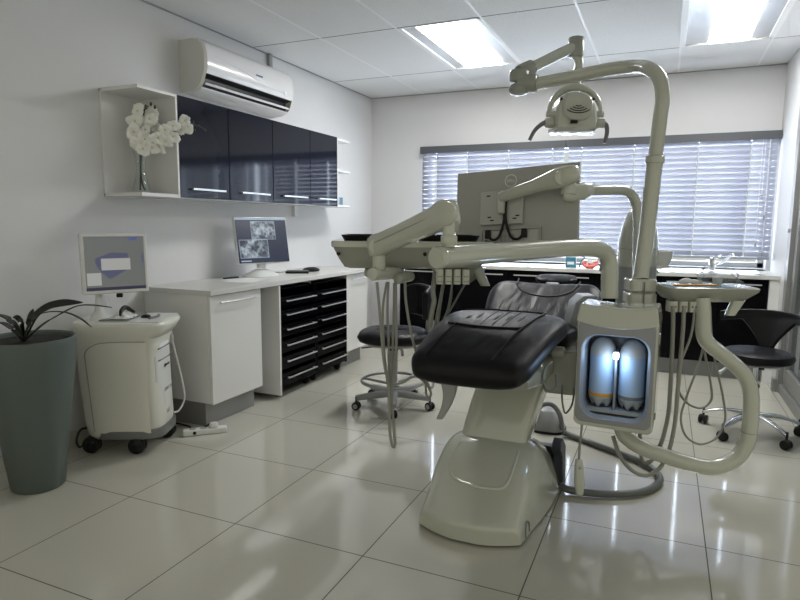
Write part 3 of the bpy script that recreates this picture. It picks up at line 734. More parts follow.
leaf([cr, (-2.358, 1.584, 0.831), (-2.364, 1.574, 0.860), (-2.373, 1.560, 0.866)], 0.010, (0.3, -0.6, 0.6))
leaf([cr, (-2.343, 1.556, 0.824), (-2.361, 1.531, 0.859), (-2.386, 1.502, 0.885), (-2.429, 1.484, 0.892)], 0.012)
leaf([cr, (-2.369, 1.564, 0.804), (-2.411, 1.550, 0.836), (-2.451, 1.533, 0.836), (-2.494, 1.510, 0.811)], 0.013)
leaf([cr, (-2.457, 1.617, 0.831), (-2.532, 1.610, 0.856), (-2.605, 1.598, 0.840)], 0.010)

# ------------------------------------------------------------------ back counter
KX0, KX1 = (-2.394, 5.470, 0.486)[0], 0.80
tag(obj('back_worktop', MB().box((KX0-0.01, 5.44, 0.83), (XR, 5.998, 0.862)), M['worktop'], bevel=0.002), 'pale worktop running under the window blinds', 'worktop')
edges = [KX0, -1.84, -1.30, -0.96, -0.55, 0.02, 0.50, 0.77]
edges = [KX0, -1.82, -1.30, -0.95, -0.54, -0.02, 0.42, 0.765]
names = ['black base cabinet at the corner end of the window counter', 'black base cabinet under the window behind the delivery tray',
         'black base cabinet under the window behind the dental headrest', 'black base cabinet under the window behind the delivery arm post',
         'black base cabinet under the window behind the lamp pole', 'black base cabinet under the sink tap', 'black base cabinet at the glazed-door end of the window counter']
for i in range(7):
    a, b = edges[i], edges[i+1]
    t = thing('base_cabinet', names[i], 'cabinet', ((a+b)/2, 5.7, 0), group='black base cabinets under the window')
    obj('carcass', MB().box((a, 5.48, 0.135), (b-0.001, 5.985, 0.828)), M['black_lam'], t)
    d = obj('drawer', MB().box((a+0.003, 5.46, 0.70), (b-0.003, 5.48, 0.822)), M['black_lam'], t, bevel=0.001)
    h = MB(); h.box((a+0.05, 5.437, 0.781), (b-0.05, 5.446, 0.791))
    for x in (a+0.07, b-0.08): h.box((x, 5.444, 0.783), (x+0.01, 5.46, 0.789))
    obj('handle', h, M['alu'], d)
    d = obj('door', MB().box((a+0.003, 5.46, 0.138), (b-0.003, 5.48, 0.696)), M['black_lam'], t, bevel=0.001)
    obj('plinth', MB().box((a, 5.53, 0), (b-0.001, 5.55, 0.135)), M['mid_grey'], t)
tag(obj('gable_board', MB().box((0.767, 5.45, 0.0), (XR-0.002, 5.99, 0.829)), M['white_gloss'], bevel=0.001), 'white panel closing the window counter beside the glazed door', 'panel')
# sink with tap
t = thing('sink_tap', 'chrome mixer tap with a long slanting spout on the window counter', 'tap', (0.41, 5.80, 0.862))
obj('tap_body', MB().lathe([(0.028, 0), (0.028, 0.01), (0.024, 0.015), (0.026, 0.10), (0.020, 0.112)], (0.38, 5.80, 0.868), n=20), M['chrome'], t)
obj('spout', MB().tube([(0.39, 5.80, 0.90), (0.42, 5.77, 0.93), (0.446, 5.700, 0.945), (0.508, 5.620, 1.013), (0.519, 5.610, 1.002)], 0.012, 10), M['chrome'], t)
obj('lever', MB().rcyl((0.38, 5.80, 0.965), (0.45, 5.80, 0.995), 0.012, 0.004, 12), M['chrome'], t)
sk = MB(); sk.box((0.05, 5.50, 0.8622), (0.74, 5.53, 0.867)).box((0.05, 5.92, 0.8622), (0.74, 5.95, 0.867)).box((0.05, 5.53, 0.8622), (0.08, 5.92, 0.867)).box((0.71, 5.53, 0.8622), (0.74, 5.92, 0.867)).box((0.08, 5.53, 0.8622), (0.71, 5.92, 0.8635))
tag(obj('sink', sk, M['alu'], bevel=0.001), 'stainless steel sink top set in the window counter below the tap', 'sink')
# things on the window counter
b = thing('blue_carton', 'blue carton with pale label on the window counter', 'box', (-0.769, 5.620, 0.874))
bx = b.location.x; by = 5.62
obj('carton_body', MB().box((bx-0.045, by-0.03, 0.8625), (bx+0.045, by+0.03, 0.955)), M['blue'], b, bevel=0.002)
obj('carton_label', MB().box((bx-0.03, by-0.0315, 0.89), (bx+0.03, by-0.030, 0.915)), M['paper'], b)
b = thing('denture_model', 'pink and white dental model on the window counter beside the blue carton', 'model', (-0.601, 5.600, 0.872))
bx = b.location.x; by = 5.60
gm = MB()
def gum(u, v):
    a = -0.15+ (PI+0.3)*u; r = 0.05+0.022*math.cos(v*2*PI)
    return Vector((bx+r*math.cos(a), by-r*math.sin(a)*0.9, 0.90-0.012*math.sin(a)*2+0.022*math.sin(v*2*PI)+0.03*abs(u-0.5)))
obj('gum', gm.grid(gum, 24, 10), M['pink'], b)
obj('model_foot', MB().lathe([(0.035, 0), (0.030, 0.01), (0.014, 0.02), (0.014, 0.03), (0.03, 0.045)], (bx, by-0.01, 0.8622), n=16), M['pink'], b)
th = MB()
for k in range(12):
    a = (k+0.5)/12*PI
    th.ball((bx+0.05*math.cos(a), by-0.045*math.sin(a), 0.928), 0.010, 8, 6, (1, 1, 1.3))
obj('teeth', th, M['petal'], b)
tag(obj('toothbrush', MB().tube([(bx-0.10, by+0.06, 0.866), (bx-0.08, by+0.03, 0.92), (bx-0.05, by, 0.955), (bx-0.09, by+0.02, 0.975)], 0.006, 8), M['blue']), 'blue handled brush leaning by the pink dental model', 'brush')

# ------------------------------------------------------------------ dental chair
t = thing('dental_chair', 'reclined black leather dental chair on a cream hooded base', 'dental chair', (-0.63, 2.6, 0))
CH = t
# hood of the base
hx = -0.660
HS = ((2.150, 0.064, 0.206, 0.206), (2.153, 0.076, 0.209, 0.207), (2.168, 0.090, 0.214, 0.208), (2.23, 0.120, 0.221, 0.212), (2.32, 0.170, 0.230, 0.217), (2.40, 0.220, 0.240, 0.222), (2.48, 0.264, 0.250, 0.226), (2.55, 0.292, 0.258, 0.228), (2.62, 0.298, 0.264, 0.226), (2.70, 0.280, 0.268, 0.220), (2.78, 0.250, 0.270, 0.215), (2.83, 0.20, 0.268, 0.21))
def hood_at(i, a):
    y, zt, wb, wt = HS[i]
    c_, s_ = math.cos(a), math.sin(a)
    x = math.copysign(abs(c_)**0.40, c_); h = abs(s_)**0.40
    wx = wb + (wt-wb)*h
    return Vector((hx + wx*x, y - 0.012 + 0.066*x*x*max(0, (2.45-y)/0.3), 0.010 + (zt-0.010)*h))
n = 48
HS = tuple(tuple(v) + (w.x,) for v, w in zip(spline([(a, b, c) for a, b, c, d in HS], 4), spline([(d, a, 0) for a, b, c, d in HS], 4)))
hood = [[hood_at(i, PI*k/(n-1)) for k in range(n)] for i in range(len(HS))]
hb = MB(); hb.loft(hood, cap=False, closed=False)
hb.loft([hood[0], [Vector((p.x, p.y, 0.010)) for p in hood[0]]], cap=False, closed=False); hb.add(hood[-1], [tuple(range(n))])
ho_ = obj('base_hood', hb, M['cream'], CH, sharp=60)
obj('floor_plate', MB().loft([sring((hx, 2.54, z), (1, 0, 0), (0, 1, 0), 0.205, 0.275, 5, 40) for z in (0.0, 0.012)]), M['black_plastic'], CH)
# low moulded ridge on the hood in front of the lifting arm
def hood_xy(x, y0):
    y = y0 + 0.012 - 0.066*((x-hx)/0.215)**2*max(0, (2.45-y0)/0.3)
    for i in range(len(HS)-1):
        if HS[i][0] <= y <= HS[i+1][0]:
            q = (y-HS[i][0])/(HS[i+1][0]-HS[i][0]); zt = HS[i][1]*(1-q)+HS[i+1][1]*q; wt = HS[i][3]*(1-q)+HS[i+1][3]*q
            xr = min(0.99, abs(x-hx)/wt); h = (1-(xr**2.5)**2)**0.2
            return Vector((x, y0, 0.010+(zt-0.010)*h))
rg = [(-0.13, 2.50), (-0.14, 2.42), (-0.13, 2.36), (-0.09, 2.325), (0.0, 2.31), (0.09, 2.32), (0.12, 2.35), (0.13, 2.42), (0.13, 2.50)]
obj('hood_ridge', MB().tube([hood_xy(hx+x, y)-Vector((0, 0, 0.004)) for x, y in rg], 0.008, 10), M['cream'], CH)
arm = []
for x, y, z, hw, ht in ((-0.665, 2.60, 0.20, 0.150, 0.085), (-0.655, 2.63, 0.30, 0.150, 0.080), (-0.635, 2.68, 0.41, 0.152, 0.075), (-0.612, 2.735, 0.51, 0.155, 0.07), (-0.595, 2.78, 0.58, 0.158, 0.065)):
    arm.append(sring((x, y, z), (1, 0, 0), (0, 0.80, -0.6), hw, ht, 6, 36))
obj('lift_arm', MB().loft(arm), M['cream'], CH, sharp=60)
# dark guard at the back corner of the hood
g = MB(); g.prism([(-0.425, 2.70, 0.235), (-0.425, 2.78, 0.262), (-0.425, 2.87, 0.20), (-0.425, 2.90, 0.012), (-0.425, 2.82, 0.012), (-0.425, 2.77, 0.18)], (0.045, 0, 0))
g.box((-0.90, 2.84, 0.012), (-0.40, 2.89, 0.19))
obj('rear_guard', g, mat('slate_plastic', (0.035, 0.04, 0.055), 0.4), CH, bevel=0.006)
obj('latch', MB().tube([(-0.436, 2.25, 0.02), (-0.437, 2.255, 0.06), (-0.438, 2.28, 0.075), (-0.436, 2.305, 0.06), (-0.434, 2.31, 0.02)], 0.003, 6), M['grey_plastic'], CH)
# frame under the cushions
fr = MB(); fr.loft([sring((-0.60, y, z), (1, 0, 0), (0, 0, 1), hw, ht, 5, 32) for y, z, hw, ht in ((2.36, 0.605, 0.13, 0.025), (2.48, 0.615, 0.165, 0.045), (2.70, 0.635, 0.185, 0.06), (3.10, 0.64, 0.185, 0.06), (3.30, 0.64, 0.17, 0.04))])
obj('seat_frame', fr, M['cream_dark'], CH, sharp=50)
obj('unit_beam', MB().box((-0.46, 2.66, 0.50), (-0.316, 2.80, 0.70)), M['cream_dark'], CH, bevel=0.012)
obj('pivot_knob', MB().rcyl((-0.42, 2.62, 0.70), (-0.37, 2.62, 0.70), 0.026, 0.006, 20), M['cream_dark'], CH)

def pillow(name, rows, parent, ex=3.2, n=44, mtl=None, wr=0.0, seed=0):
    """rows: (centre, side dir, up dir, half width, half thickness)"""
    r = random.Random(seed); rings = []
    for c, s_, u_, a, b in rows:
        rings.append(sring(c, s_, u_, a, b, ex, n))
    o = obj(name, MB().loft(rings), mtl or M['leather'], parent, sharp=80)
    sb = o.modifiers.new('smooth', 'SUBSURF'); sb.levels = 1; sb.render_levels = 1
    return o
# leg rest: slab rising from the foot end towards the knees
def leg_c(u):
    return Vector((-0.648 + 0.025*u, 2.035 + 0.650*u, 0.694 + 0.118*u + 0.022*math.sin(u*PI)))
lu = Vector((0, -0.19, 0.982)); ls = Vector((1, 0.02, 0)).normalized()
def leg_w(u): return 0.222 + 0.060*u
LT = 0.058
rows = []
for u in (0.0, 0.008, 0.02, 0.04, 0.08, 0.12, 0.16, 0.25, 0.35, 0.45, 0.55, 0.65, 0.75, 0.80, 0.85, 0.90, 0.94, 0.97, 0.99, 1.0):
    e = min(1, math.sqrt(max(0.0, 1-(1-min(u/0.08, 1))**2))) * min(1, math.sqrt(max(0.0, 1-(1-min((1-u)/0.08, 1))**2)))
    ep = math.sqrt(max(0.0, 1-max(0, (0.16-u)/0.16)**2)) * math.sqrt(max(0.0, 1-max(0, (u-0.80)/0.20)**2))
    rows.append((leg_c(u), ls, lu, leg_w(u)*(0.70+0.30*ep), max(LT*e, 0.004)))
obj_leg = pillow('leg_rest', rows, CH, 3.4)
def leg_top(u, v, off=0.003):
    a, b = leg_w(u), LT
    k = (1-abs(v)**3.4)**(1/3.4)
    return leg_c(u) + ls*(a*v) + lu*(b*k+off)
sm = MB()
sm.tube([leg_top(0.60-0.10*(1-abs(v)**2), v) for v in (-0.72, -0.6, -0.4, -0.2, 0, 0.2, 0.35, 0.5)], 0.004, 6)
sm.tube([leg_top(u, v) for u, v in ((0.555, -0.58), (0.45, -0.60), (0.3, -0.63), (0.15, -0.66), (0.06, -0.67))], 0.0035, 6)
sm.tube([leg_top(u, v) for u, v in ((0.93, 0.60), (0.75, 0.56), (0.55, 0.52), (0.35, 0.48), (0.15, 0.46), (0.06, 0.45))], 0.004, 6)
sm.tube([leg_top(0.93, v, 0.0) for v in (-0.7, -0.4, -0.1, 0.2, 0.5, 0.6)], 0.004, 6)
for v in (-0.15, 0.05, 0.22): sm.tube([leg_top(0.92, v+0.02, 0.0), leg_top(0.75, v-0.01, 0.0), leg_top(0.55, v-0.03, 0.0)], 0.0025, 6)
obj('leather_seams', sm, M['seam'], obj_leg)
# raised bolster strips of the leg rest: folds of leather
fo = MB()
for v0, u0, u1 in ((-0.35, 0.90, 0.62), (-0.05, 0.90, 0.60), (0.14, 0.90, 0.60), (0.33, 0.90, 0.60), (-0.5, 0.82, 0.62)):
    fo.tube([leg_top(u0, v0, -0.010), leg_top((u0+u1)/2, v0+0.02, -0.006), leg_top(u1, v0, -0.010)], lambda q: 0.003+0.009*math.sin(q*PI), 10)
obj('leather_folds', fo, M['leather'], obj_leg)
# seat
rows = []
for u in (0, 0.03, 0.1, 0.3, 0.5, 0.7, 0.9, 0.97, 1):
    e = max(0.06, min(1, math.sqrt(max(0, 1-(1-min(u/0.1, 1))**2)))*min(1, math.sqrt(max(0, 1-(1-min((1-u)/0.1, 1))**2))))
    rows.append(((-0.615, 2.66+0.56*u, 0.750-0.055*u), (1, 0, 0), (0, 0.1, 1), 0.255*(0.9+0.1*e), 0.065*e))
pillow('seat', rows, CH, 3.4)
# backrest
bu = Vector((0, -0.50, 0.866)); bd = Vector((0.012, 0.866, 0.50)).normalized()
b0 = Vector((-0.630, 3.13, 0.585))
def bk_w(u): return 0.245 + 0.085*math.sin(min(1, u*1.15)*PI*0.5)
def bk_lift(v, u): return 0.045*(v*v)*(1-0.55*max(0, abs(v)-0.75)*4)*u
rows = []
for u in (0, 0.02, 0.06, 0.12, 0.25, 0.4, 0.55, 0.7, 0.8, 0.88, 0.94, 0.98, 1.0):
    e = max(0.05, min(1, math.sqrt(max(0, 1-(1-min(u/0.1, 1))**2)))*min(1, math.sqrt(max(0, 1-(1-min((1-u)/0.14, 1))**2))))
    ep = math.sqrt(max(0.0, 1-max(0, (u-0.72)/0.28)**2))
    rows.append((b0+bd*(0.58*u), (1, 0, 0), bu, bk_w(u)*(0.66+0.34*ep), 0.062*e))
rings = []
for (c, s_, u_, a, b), u in zip(rows, (0, 0.02, 0.06, 0.12, 0.25, 0.4, 0.55, 0.7, 0.8, 0.88, 0.94, 0.98, 1.0)):
    rings.append([p + bu*bk_lift(max(-1, min(1, (p.x-c.x)/0.33)), u) for p in sring(c, s_, u_, a, b, 3.2, 44)])
obj_bk = obj('backrest', MB().loft(rings), M['leather'], CH, sharp=80)
sb = obj_bk.modifiers.new('smooth', 'SUBSURF'); sb.levels = 1; sb.render_levels = 1
def bk_top(u, v, off=0.0):
    k = (1-abs(v)**3.2)**(1/3.2)
    ep = math.sqrt(max(0.0, 1-max(0, (u-0.72)/0.28)**2))
    x = bk_w(u)*(0.66+0.34*ep)*v
    return b0+bd*(0.58*u) + Vector((1, 0, 0))*x + bu*(0.062*k+off+bk_lift(x/0.33, u))
sm = MB()
sm.tube([bk_top(u, v) for u, v in ((0.97, -0.62), (0.84, -0.50), (0.74, -0.30), (0.70, 0.0), (0.72, 0.3), (0.80, 0.5), (0.95, 0.68))], 0.005, 6)
obj('leather_seams', sm, M['seam'], obj_bk)
fo = MB()
for v in (-0.6, -0.45, -0.3, -0.15, 0.0, 0.15, 0.3, 0.42):
    fo.tube([bk_top(0.66+0.1*abs(v), v, -0.008), bk_top(0.50, v*1.15, -0.0065), bk_top(0.30, v*1.3 if abs(v) < 0.5 else v*1.2, -0.012)], lambda q: 0.003+0.0068*math.sin(q*PI), 10)
obj('leather_folds', fo, M['leather'], obj_bk)
# headrest
hc = Vector((-0.616, 3.863, 0.897)); rows = []
for u in (-1, -0.97, -0.85, -0.6, -0.3, 0, 0.3, 0.6, 0.85, 0.97, 1):
    e = max(0.05, math.sqrt(max(0, 1-u*u)))
    rows.append((hc + Vector((1, 0.05, 0))*(0.125*u) + Vector((0, 0, 0.012*u*u)), (0, 0.97, 0.24), (0, -0.24, 0.97), 0.075*e**0.6, 0.030*e**0.7))
pillow('headrest', rows, CH, 2.6)
obj('headrest_bar', MB().box((-0.64, 3.62, 0.74), (-0.57, 3.70, 0.90)), M['grey_plastic'], CH)
# armrests
am = MB(); fl = []
for p in ((-0.375, 2.900, 0.657), (-0.375, 2.895, 0.779), (-0.361, 2.892, 0.870), (-0.326, 2.891, 0.906), (-0.277, 2.890, 0.908)):
    pass
prof = [(-0.392, 2.932, 0.620), (-0.393, 2.955, 0.792), (-0.376, 2.974, 0.874), (-0.343, 2.994, 0.908), (-0.285, 3.019, 0.908), (-0.275, 3.019, 0.879), (-0.314, 3.001, 0.870), (-0.338, 2.985, 0.831), (-0.342, 2.971, 0.745), (-0.335, 2.957, 0.621)]
am.prism(prof, (-0.05, 0.12, 0))
obj('armrest', am, M['mid_grey'], CH, bevel=0.006)
am = MB()
P = [(-0.805, 2.362, 0.592), (-0.798, 2.358, 0.541), (-0.806, 2.347, 0.491), (-0.827, 2.331, 0.440)]
rings = [sring(p, (0.92, 0.40, 0), (0, 0.9, 0.45), 0.033-0.006*i, 0.020, 4, 20) for i, p in enumerate(spline(P, 5)[::1]) for i in [i/5]]
obj('armrest', MB().loft(rings), M['alu_dull'], CH, sharp=60)
obj('frame_cable', MB().tube([(-0.409, 2.546, 0.671), (-0.427, 2.482, 0.657), (-0.431, 2.473, 0.608), (-0.410, 2.476, 0.567), (-0.380, 2.491, 0.575), (-0.391, 2.547, 0.616)], 0.004, 8), M['grey_plastic'], CH)
obj('frame_cable', MB().tube([(-0.375, 2.622, 0.556), (-0.368, 2.595, 0.497), (-0.353, 2.594, 0.441), (-0.328, 2.610, 0.476), (-0.324, 2.621, 0.549)], 0.004, 8), M['grey_plastic'], CH)

# pendant switch
t = thing('hand_switch', 'cream hand switch hanging on a cord below the bottle cabinet', 'switch', (-0.273, 2.538, 0.184))
obj('switch_case', MB().loft([sring(Vector((-0.270, 2.529, 0.113)) + (Vector((-0.281, 2.546, 0.264))-Vector((-0.270, 2.529, 0.113)))*q, (0.92, 0.4, 0), (-0.4, 0.92, 0), a, b, 3, 20) for q, a, b in ((0, 0.008, 0.006), (0.03, 0.015, 0.012), (0.3, 0.021, 0.015), (0.8, 0.018, 0.015), (0.97, 0.014, 0.012), (1, 0.008, 0.007))]), M['cream'], t)
obj('switch_cord', MB().tube([(-0.281, 2.546, 0.264), (-0.281, 2.554, 0.323), (-0.278, 2.567, 0.411)], 0.005, 8), M['hose'], t)
obj('switch_button', MB().rcyl((-0.273, 2.524, 0.234), (-0.274, 2.533, 0.230), 0.007, 0.002, 12), M['mid_grey'], t)

# floor hose and foot control
fh = MB().tube([(-0.385, 2.78, 0.030), (-0.33, 2.765, 0.022), (-0.18, 2.80, 0.019), (-0.04, 2.885, 0.019), (0.035, 3.02, 0.019), (0.035, 3.14, 0.019), (-0.055, 3.28, 0.019), (-0.27, 3.42, 0.019), (-0.45, 3.53, 0.022), (-0.49, 3.53, 0.030)], 0.0165, 12)
tag(obj('floor_hose', fh, M['hose_dark']), 'thick grey hose looping over the floor from the chair base to the foot pedal', 'hose')
t = thing('foot_pedal', 'grey foot pedal with a dark looped carrying handle on the floor behind the chair', 'pedal', (-0.60, 3.62, 0))
obj('pedal_body', MB().loft([sring((-0.60, 3.64, z), (1, 0, 0), (0, 1, 0), a, b, 3, 28) for z, a, b in ((0.0, 0.105, 0.10), (0.02, 0.108, 0.103), (0.07, 0.085, 0.08), (0.12, 0.06, 0.055), (0.135, 0.03, 0.03))]), M['mid_grey'], t)
obj('pedal_rim', MB().loft([sring((-0.60, 3.64, z), (1, 0, 0), (0, 1, 0), 0.112, 0.107, 3, 28) for z in (0.001, 0.016)]), M['black_plastic'], t)
obj('carry_handle', MB().tube([(-0.66, 3.58, 0.10), (-0.62, 3.56, 0.17), (-0.56, 3.56, 0.18), (-0.515, 3.57, 0.12), (-0.50, 3.58, 0.03)], 0.014, 10), M['grey_plastic'], t)

# ------------------------------------------------------------------ bottle cabinet
bc = Vector((-0.155, 2.688, 0.337)); 
t = thing('bottle_cabinet', 'cream cabinet with rounded window beside the chair, holding two lit bottles', 'cabinet', (-0.14, 2.66, 0.40))
rx = Vector((0.9985, -0.055, 0)).normalized(); ry = Vector((-rx.y, rx.x, 0))     # across the front, into the cabinet
fo_ = Vector((-0.158, 2.534, 0.665)); fo_.z = 0
def bp(x, d, z): return fo_ + rx*x + ry*d + Vector((0, 0, z))
Z0, Z1 = 0.412, 0.890
def rrect(hw, z0, z1, r, d, n=8, top=None):
    out = []
    for cx, cz_, a0 in ((hw-r, z0+r, -PI/2), (hw-r, z1-r, 0), (-hw+r, z1-r, PI/2), (-hw+r, z0+r, PI)):
        for k in range(n+1):
            a = a0 + PI/2*k/n
            out.append(bp(cx+r*math.cos(a), d, cz_+r*math.sin(a)))
    return out
hm = MB()
front = rrect(0.150, Z0+0.005, Z1-0.005, 0.022, 0.0); front2 = rrect(0.155, Z0, Z1, 0.026, 0.010); rear = rrect(0.155, Z0+0.03, Z1-0.01, 0.026, 0.20); rear2 = rrect(0.145, Z0+0.045, Z1-0.02, 0.02, 0.212)
hole = rrect(0.135, 0.452, 0.808, 0.066, 0.0); hole1 = rrect(0.122, 0.466, 0.800, 0.058, 0.014)
hm.loft([rear2, rear, front2, front, hole], cap=False)
hm.add(rear2, [tuple(range(len(rear2)))])
obj('housing', hm, M['cream'], t, sharp=40)
cv = MB(); cv.loft([hole, hole1, rrect(0.121, 0.468, 0.798, 0.057, 0.05), rrect(0.117, 0.472, 0.794, 0.05, 0.165)], cap=False)
bkr = rrect(0.117, 0.472, 0.794, 0.05, 0.165); cv.add(bkr, [tuple(range(len(bkr)))])
obj('cavity_lining', cv, M['cavity'], t, sharp=30)
bz = MB(); o1 = rrect(0.146, Z0+0.022, 0.862, 0.03, -0.0025); o0 = rrect(0.149, Z0+0.019, 0.864, 0.03, 0.001); h1 = rrect(0.134, 0.453, 0.807, 0.066, -0.0025); h2 = rrect(0.131, 0.456, 0.805, 0.064, 0.004)
bz.loft([o0, o1, h1, h2], cap=False)
obj('window_bezel', bz, M['bezel'], t, sharp=25)
# top cap with a sagging lower lip
tc = MB(); a_ = []
nn = 16
for d0 in (-0.014, 0.20):
    ring = []
    for k in range(nn+1):
        x = -0.158+0.316*k/nn; ring.append(bp(x, d0, 0.856 - 0.022*(1-(2*k/nn-1)**2)))
    for k in range(nn+1):
        x = 0.158-0.316*k/nn; ring.append(bp(x*0.93, d0 + (0.020 if d0 < 0 else -0.01), 0.928 - 0.010*(1-(2*k/nn-1)**2)))
    a_.append(ring)
tc.loft(a_)
obj('top_cap', tc, M['cream'], t, bevel=0.007, sharp=45)
obj('inner_shelf', MB().loft([rrect(0.108, 0.476, 0.486, 0.004, 0.02), rrect(0.108, 0.476, 0.486, 0.004, 0.16)]), M['mid_grey'], t)
obj('led_lamp', MB().loft([rrect(0.011, 0.705, 0.732, 0.005, 0.020), rrect(0.011, 0.705, 0.732, 0.005, 0.035)]), M['led'], t)
obj('bottle_manifold', MB().loft([rrect(0.004, 0.487, 0.735, 0.002, 0.035), rrect(0.004, 0.487, 0.735, 0.002, 0.16)]), M['cavity'], t)
obj('side_hinge', MB().box((0.155, 0.03, 0.47), (0.161, 0.07, 0.50), frame(bp(0, 0, 0), rx, (0, 0, 1))), M['cream_dark'], t, bevel=0.002)
obj('side_hinge', MB().box((0.155, 0.03, 0.78), (0.161, 0.07, 0.82), frame(bp(0, 0, 0), rx, (0, 0, 1))), M['cream_dark'], t, bevel=0.002)
# clamp that carries the pole
pb = Vector((-0.091, 2.891, 0.960))
pbx, pby = pb.x, pb.y
clm = MB()
for z0, z1, r in ((0.900, 0.950, 0.064), (0.956, 1.012, 0.062)):
    clm.loft([sring((pbx, pby, z), (0.92, 0.4, 0), (-0.4, 0.92, 0), a, a*0.9, 4, 32) for z, a in ((z0, r-0.006), (z0+0.006, r), (z1-0.006, r), (z1, r-0.006))])
clm.cyl((pbx, pby, 0.72), (pbx, pby, 0.93), 0.055, n=28)
obj('pole_clamp', clm, M['cream'], t)
obj('clamp_slot', MB().box((pbx-0.003+0.02, pby-0.062, 0.90), (pbx+0.003+0.02, pby-0.05, 1.0)), M['grey_plastic'], t)
obj('clamp_bracket', MB().box((-0.05, 0.213, 0.62), (0.13, 0.33, 0.80), frame(bp(0, 0, 0), rx, (0, 0, 1))), M['cream_dark'], t, bevel=0.01)
# light inside the cabinet
ld = bpy.data.lights.new('cabinet_led', 'POINT'); ld.energy = 0.50; ld.color = (0.50, 0.72, 1.0); ld.shadow_soft_size = 0.03
lo = bpy.data.objects.new('cabinet_led', ld); C.objects.link(lo); lo.location = bp(0.0, 0.0, 0.69)

def bottle(x, label, ring_m):
    c = bp(x, 0.092, 0.4865)
    t = thing('water_bottle', label, 'bottle', c, group='bottles in the lit cabinet')
    b = MB(); n = 30; rings = []
    R = 0.0525
    for h, r, lob in ((0.0, 0.030, 1), (0.006, 0.038, 1), (0.02, 0.046, 0.8), (0.036, 0.050, 0.3), (0.044, R, 0)):
        ring = []
        for k in range(n):
            a = 2*PI*k/n; l = 0.5+0.5*math.cos(5*a)
            ring.append(c + Vector((r*math.cos(a), r*math.sin(a), h + lob*0.020*l)))
        rings.append(ring)
    obj('bottle_foot', MB().loft(rings), M['bottle_foot'], t)
    obj('bottle_body', MB().lathe([(R, 0.044), (R, 0.10), (R-0.001, 0.16), (R, 0.222)], c, n=n), M['bottle'], t)
    obj('bottle_shoulder', MB().lathe([(R, 0.2225), (R, 0.235), (R-0.004, 0.255), (R-0.012, 0.272), (R-0.024, 0.285), (R-0.038, 0.292), (0.0, 0.295)], c, n=n), M['bottle_top'], t)
    obj('bottle_band', MB().lathe([(R+0.0008, 0.048), (R+0.0012, 0.050), (R+0.0012, 0.060), (R+0.0008, 0.062)], c, n=n, cap=False), ring_m, t)
bottle(-0.0590, 'milky bottle with an orange band in the lit cabinet', M['orange'])
bottle(0.0590, 'milky bottle with a dark band in the lit cabinet', M['grey_plastic'])

# ------------------------------------------------------------------ operating light on its pole
t = thing('operating_light', 'dental lamp on a tall cream pole with jointed arms', 'lamp', (pbx, pby, 0.96))
pole_top = Vector((-0.043, 2.930, 1.854))
el = [Vector((pbx, pby, 1.017)), Vector((-0.077, 2.910, 1.205)), Vector((-0.061, 2.920, 1.532)), Vector((-0.051, 2.930, 1.712)), Vector((-0.046, 2.930, 1.796)), Vector((-0.061, 2.940, 1.875)), Vector((-0.105, 2.970, 1.931)), Vector((-0.179, 3.105, 1.980)), Vector((-0.288, 3.135, 1.985)), Vector((-0.478, 3.171, 1.973)), Vector((-0.654, 3.191, 1.958))]
obj('pole', MB().tube(el[:3], 0.0345, 20), M['cream'], t)
obj('pole_collar', MB().lathe([(0.030, -0.02), (0.040, -0.014), (0.042, 0), (0.040, 0.014), (0.030, 0.02)], el[2], el[3]-el[1], 24), M['cream'], t)
obj('swivel_arm', MB().tube(el[2:], 0.0305, 20), M['cream'], t)
j1 = Vector((-0.736, 3.190, 1.975)); j2 = Vector((-0.496, 3.458, 2.196)); 
jm = MB(); jm.rcyl(j1+Vector((0, 0, -0.068)), j1+Vector((0, 0, -0.006)), 0.052, 0.028, 28)
obj('elbow_joint', jm, M['cream_dark'], t)
obj('elbow_joint', MB().rcyl(j1+Vector((0, 0, -0.004)), j1+Vector((0, 0, 0.060)), 0.050, 0.014, 28), M['cream_dark'], t)
obj('elbow_socket', MB().rcyl(Vector((-0.741, 3.188, 1.969)), Vector((-0.643, 3.190, 1.960)), 0.045, 0.006, 24), M['cream_dark'], t)
j1b = j1 + Vector((0, 0, 0.04))
obj('spring_arm', MB().tube([j1b, j1b.lerp(j2, 0.5), j2], 0.029, 18, smooth=False), M['cream'], t)
obj('spring_arm_head', MB().rcyl(j2+Vector((0, 0, -0.06)), j2+Vector((0, 0, 0.045)), 0.042, 0.01, 24), M['cream_dark'], t)
obj('spring_arm_sleeve', MB().rcyl(j1b, j1b.lerp(j2, 0.22), 0.042, 0.006, 20), M['cream_dark'], t)
lc = Vector((-0.486, 3.448, 1.851))            # centre of the lamp head
ypt = Vector((-0.483, 3.467, 1.980))
obj('drop_rod', MB().tube([j2+Vector((0, 0, -0.05)), Vector((-0.478, 3.466, 2.114)), Vector((-0.487, 3.475, 2.049)), ypt], 0.022, 14), M['cream'], t)
ux = Vector((0.92, 0.395, 0)).normalized()
yk = MB(); Ry = 0.138
pts = []
for k in range(17):
    a = PI*k/16
    pts.append(lc + ux*(-Ry*math.cos(a)) + Vector((0, 0, -0.005 + 0.135*math.sin(a))))
yk.tube(pts, lambda q: 0.011+0.009*math.sin(q*PI), 12, smooth=False)
obj('yoke', yk, M['cream'], t)
for s_ in (-1, 1):
    obj('yoke_pin', MB().rcyl(lc+ux*(s_*0.10)+Vector((0, 0, -0.012)), lc+ux*(s_*0.155)+Vector((0, 0, -0.012)), 0.017, 0.004, 16), M['cream'], t)
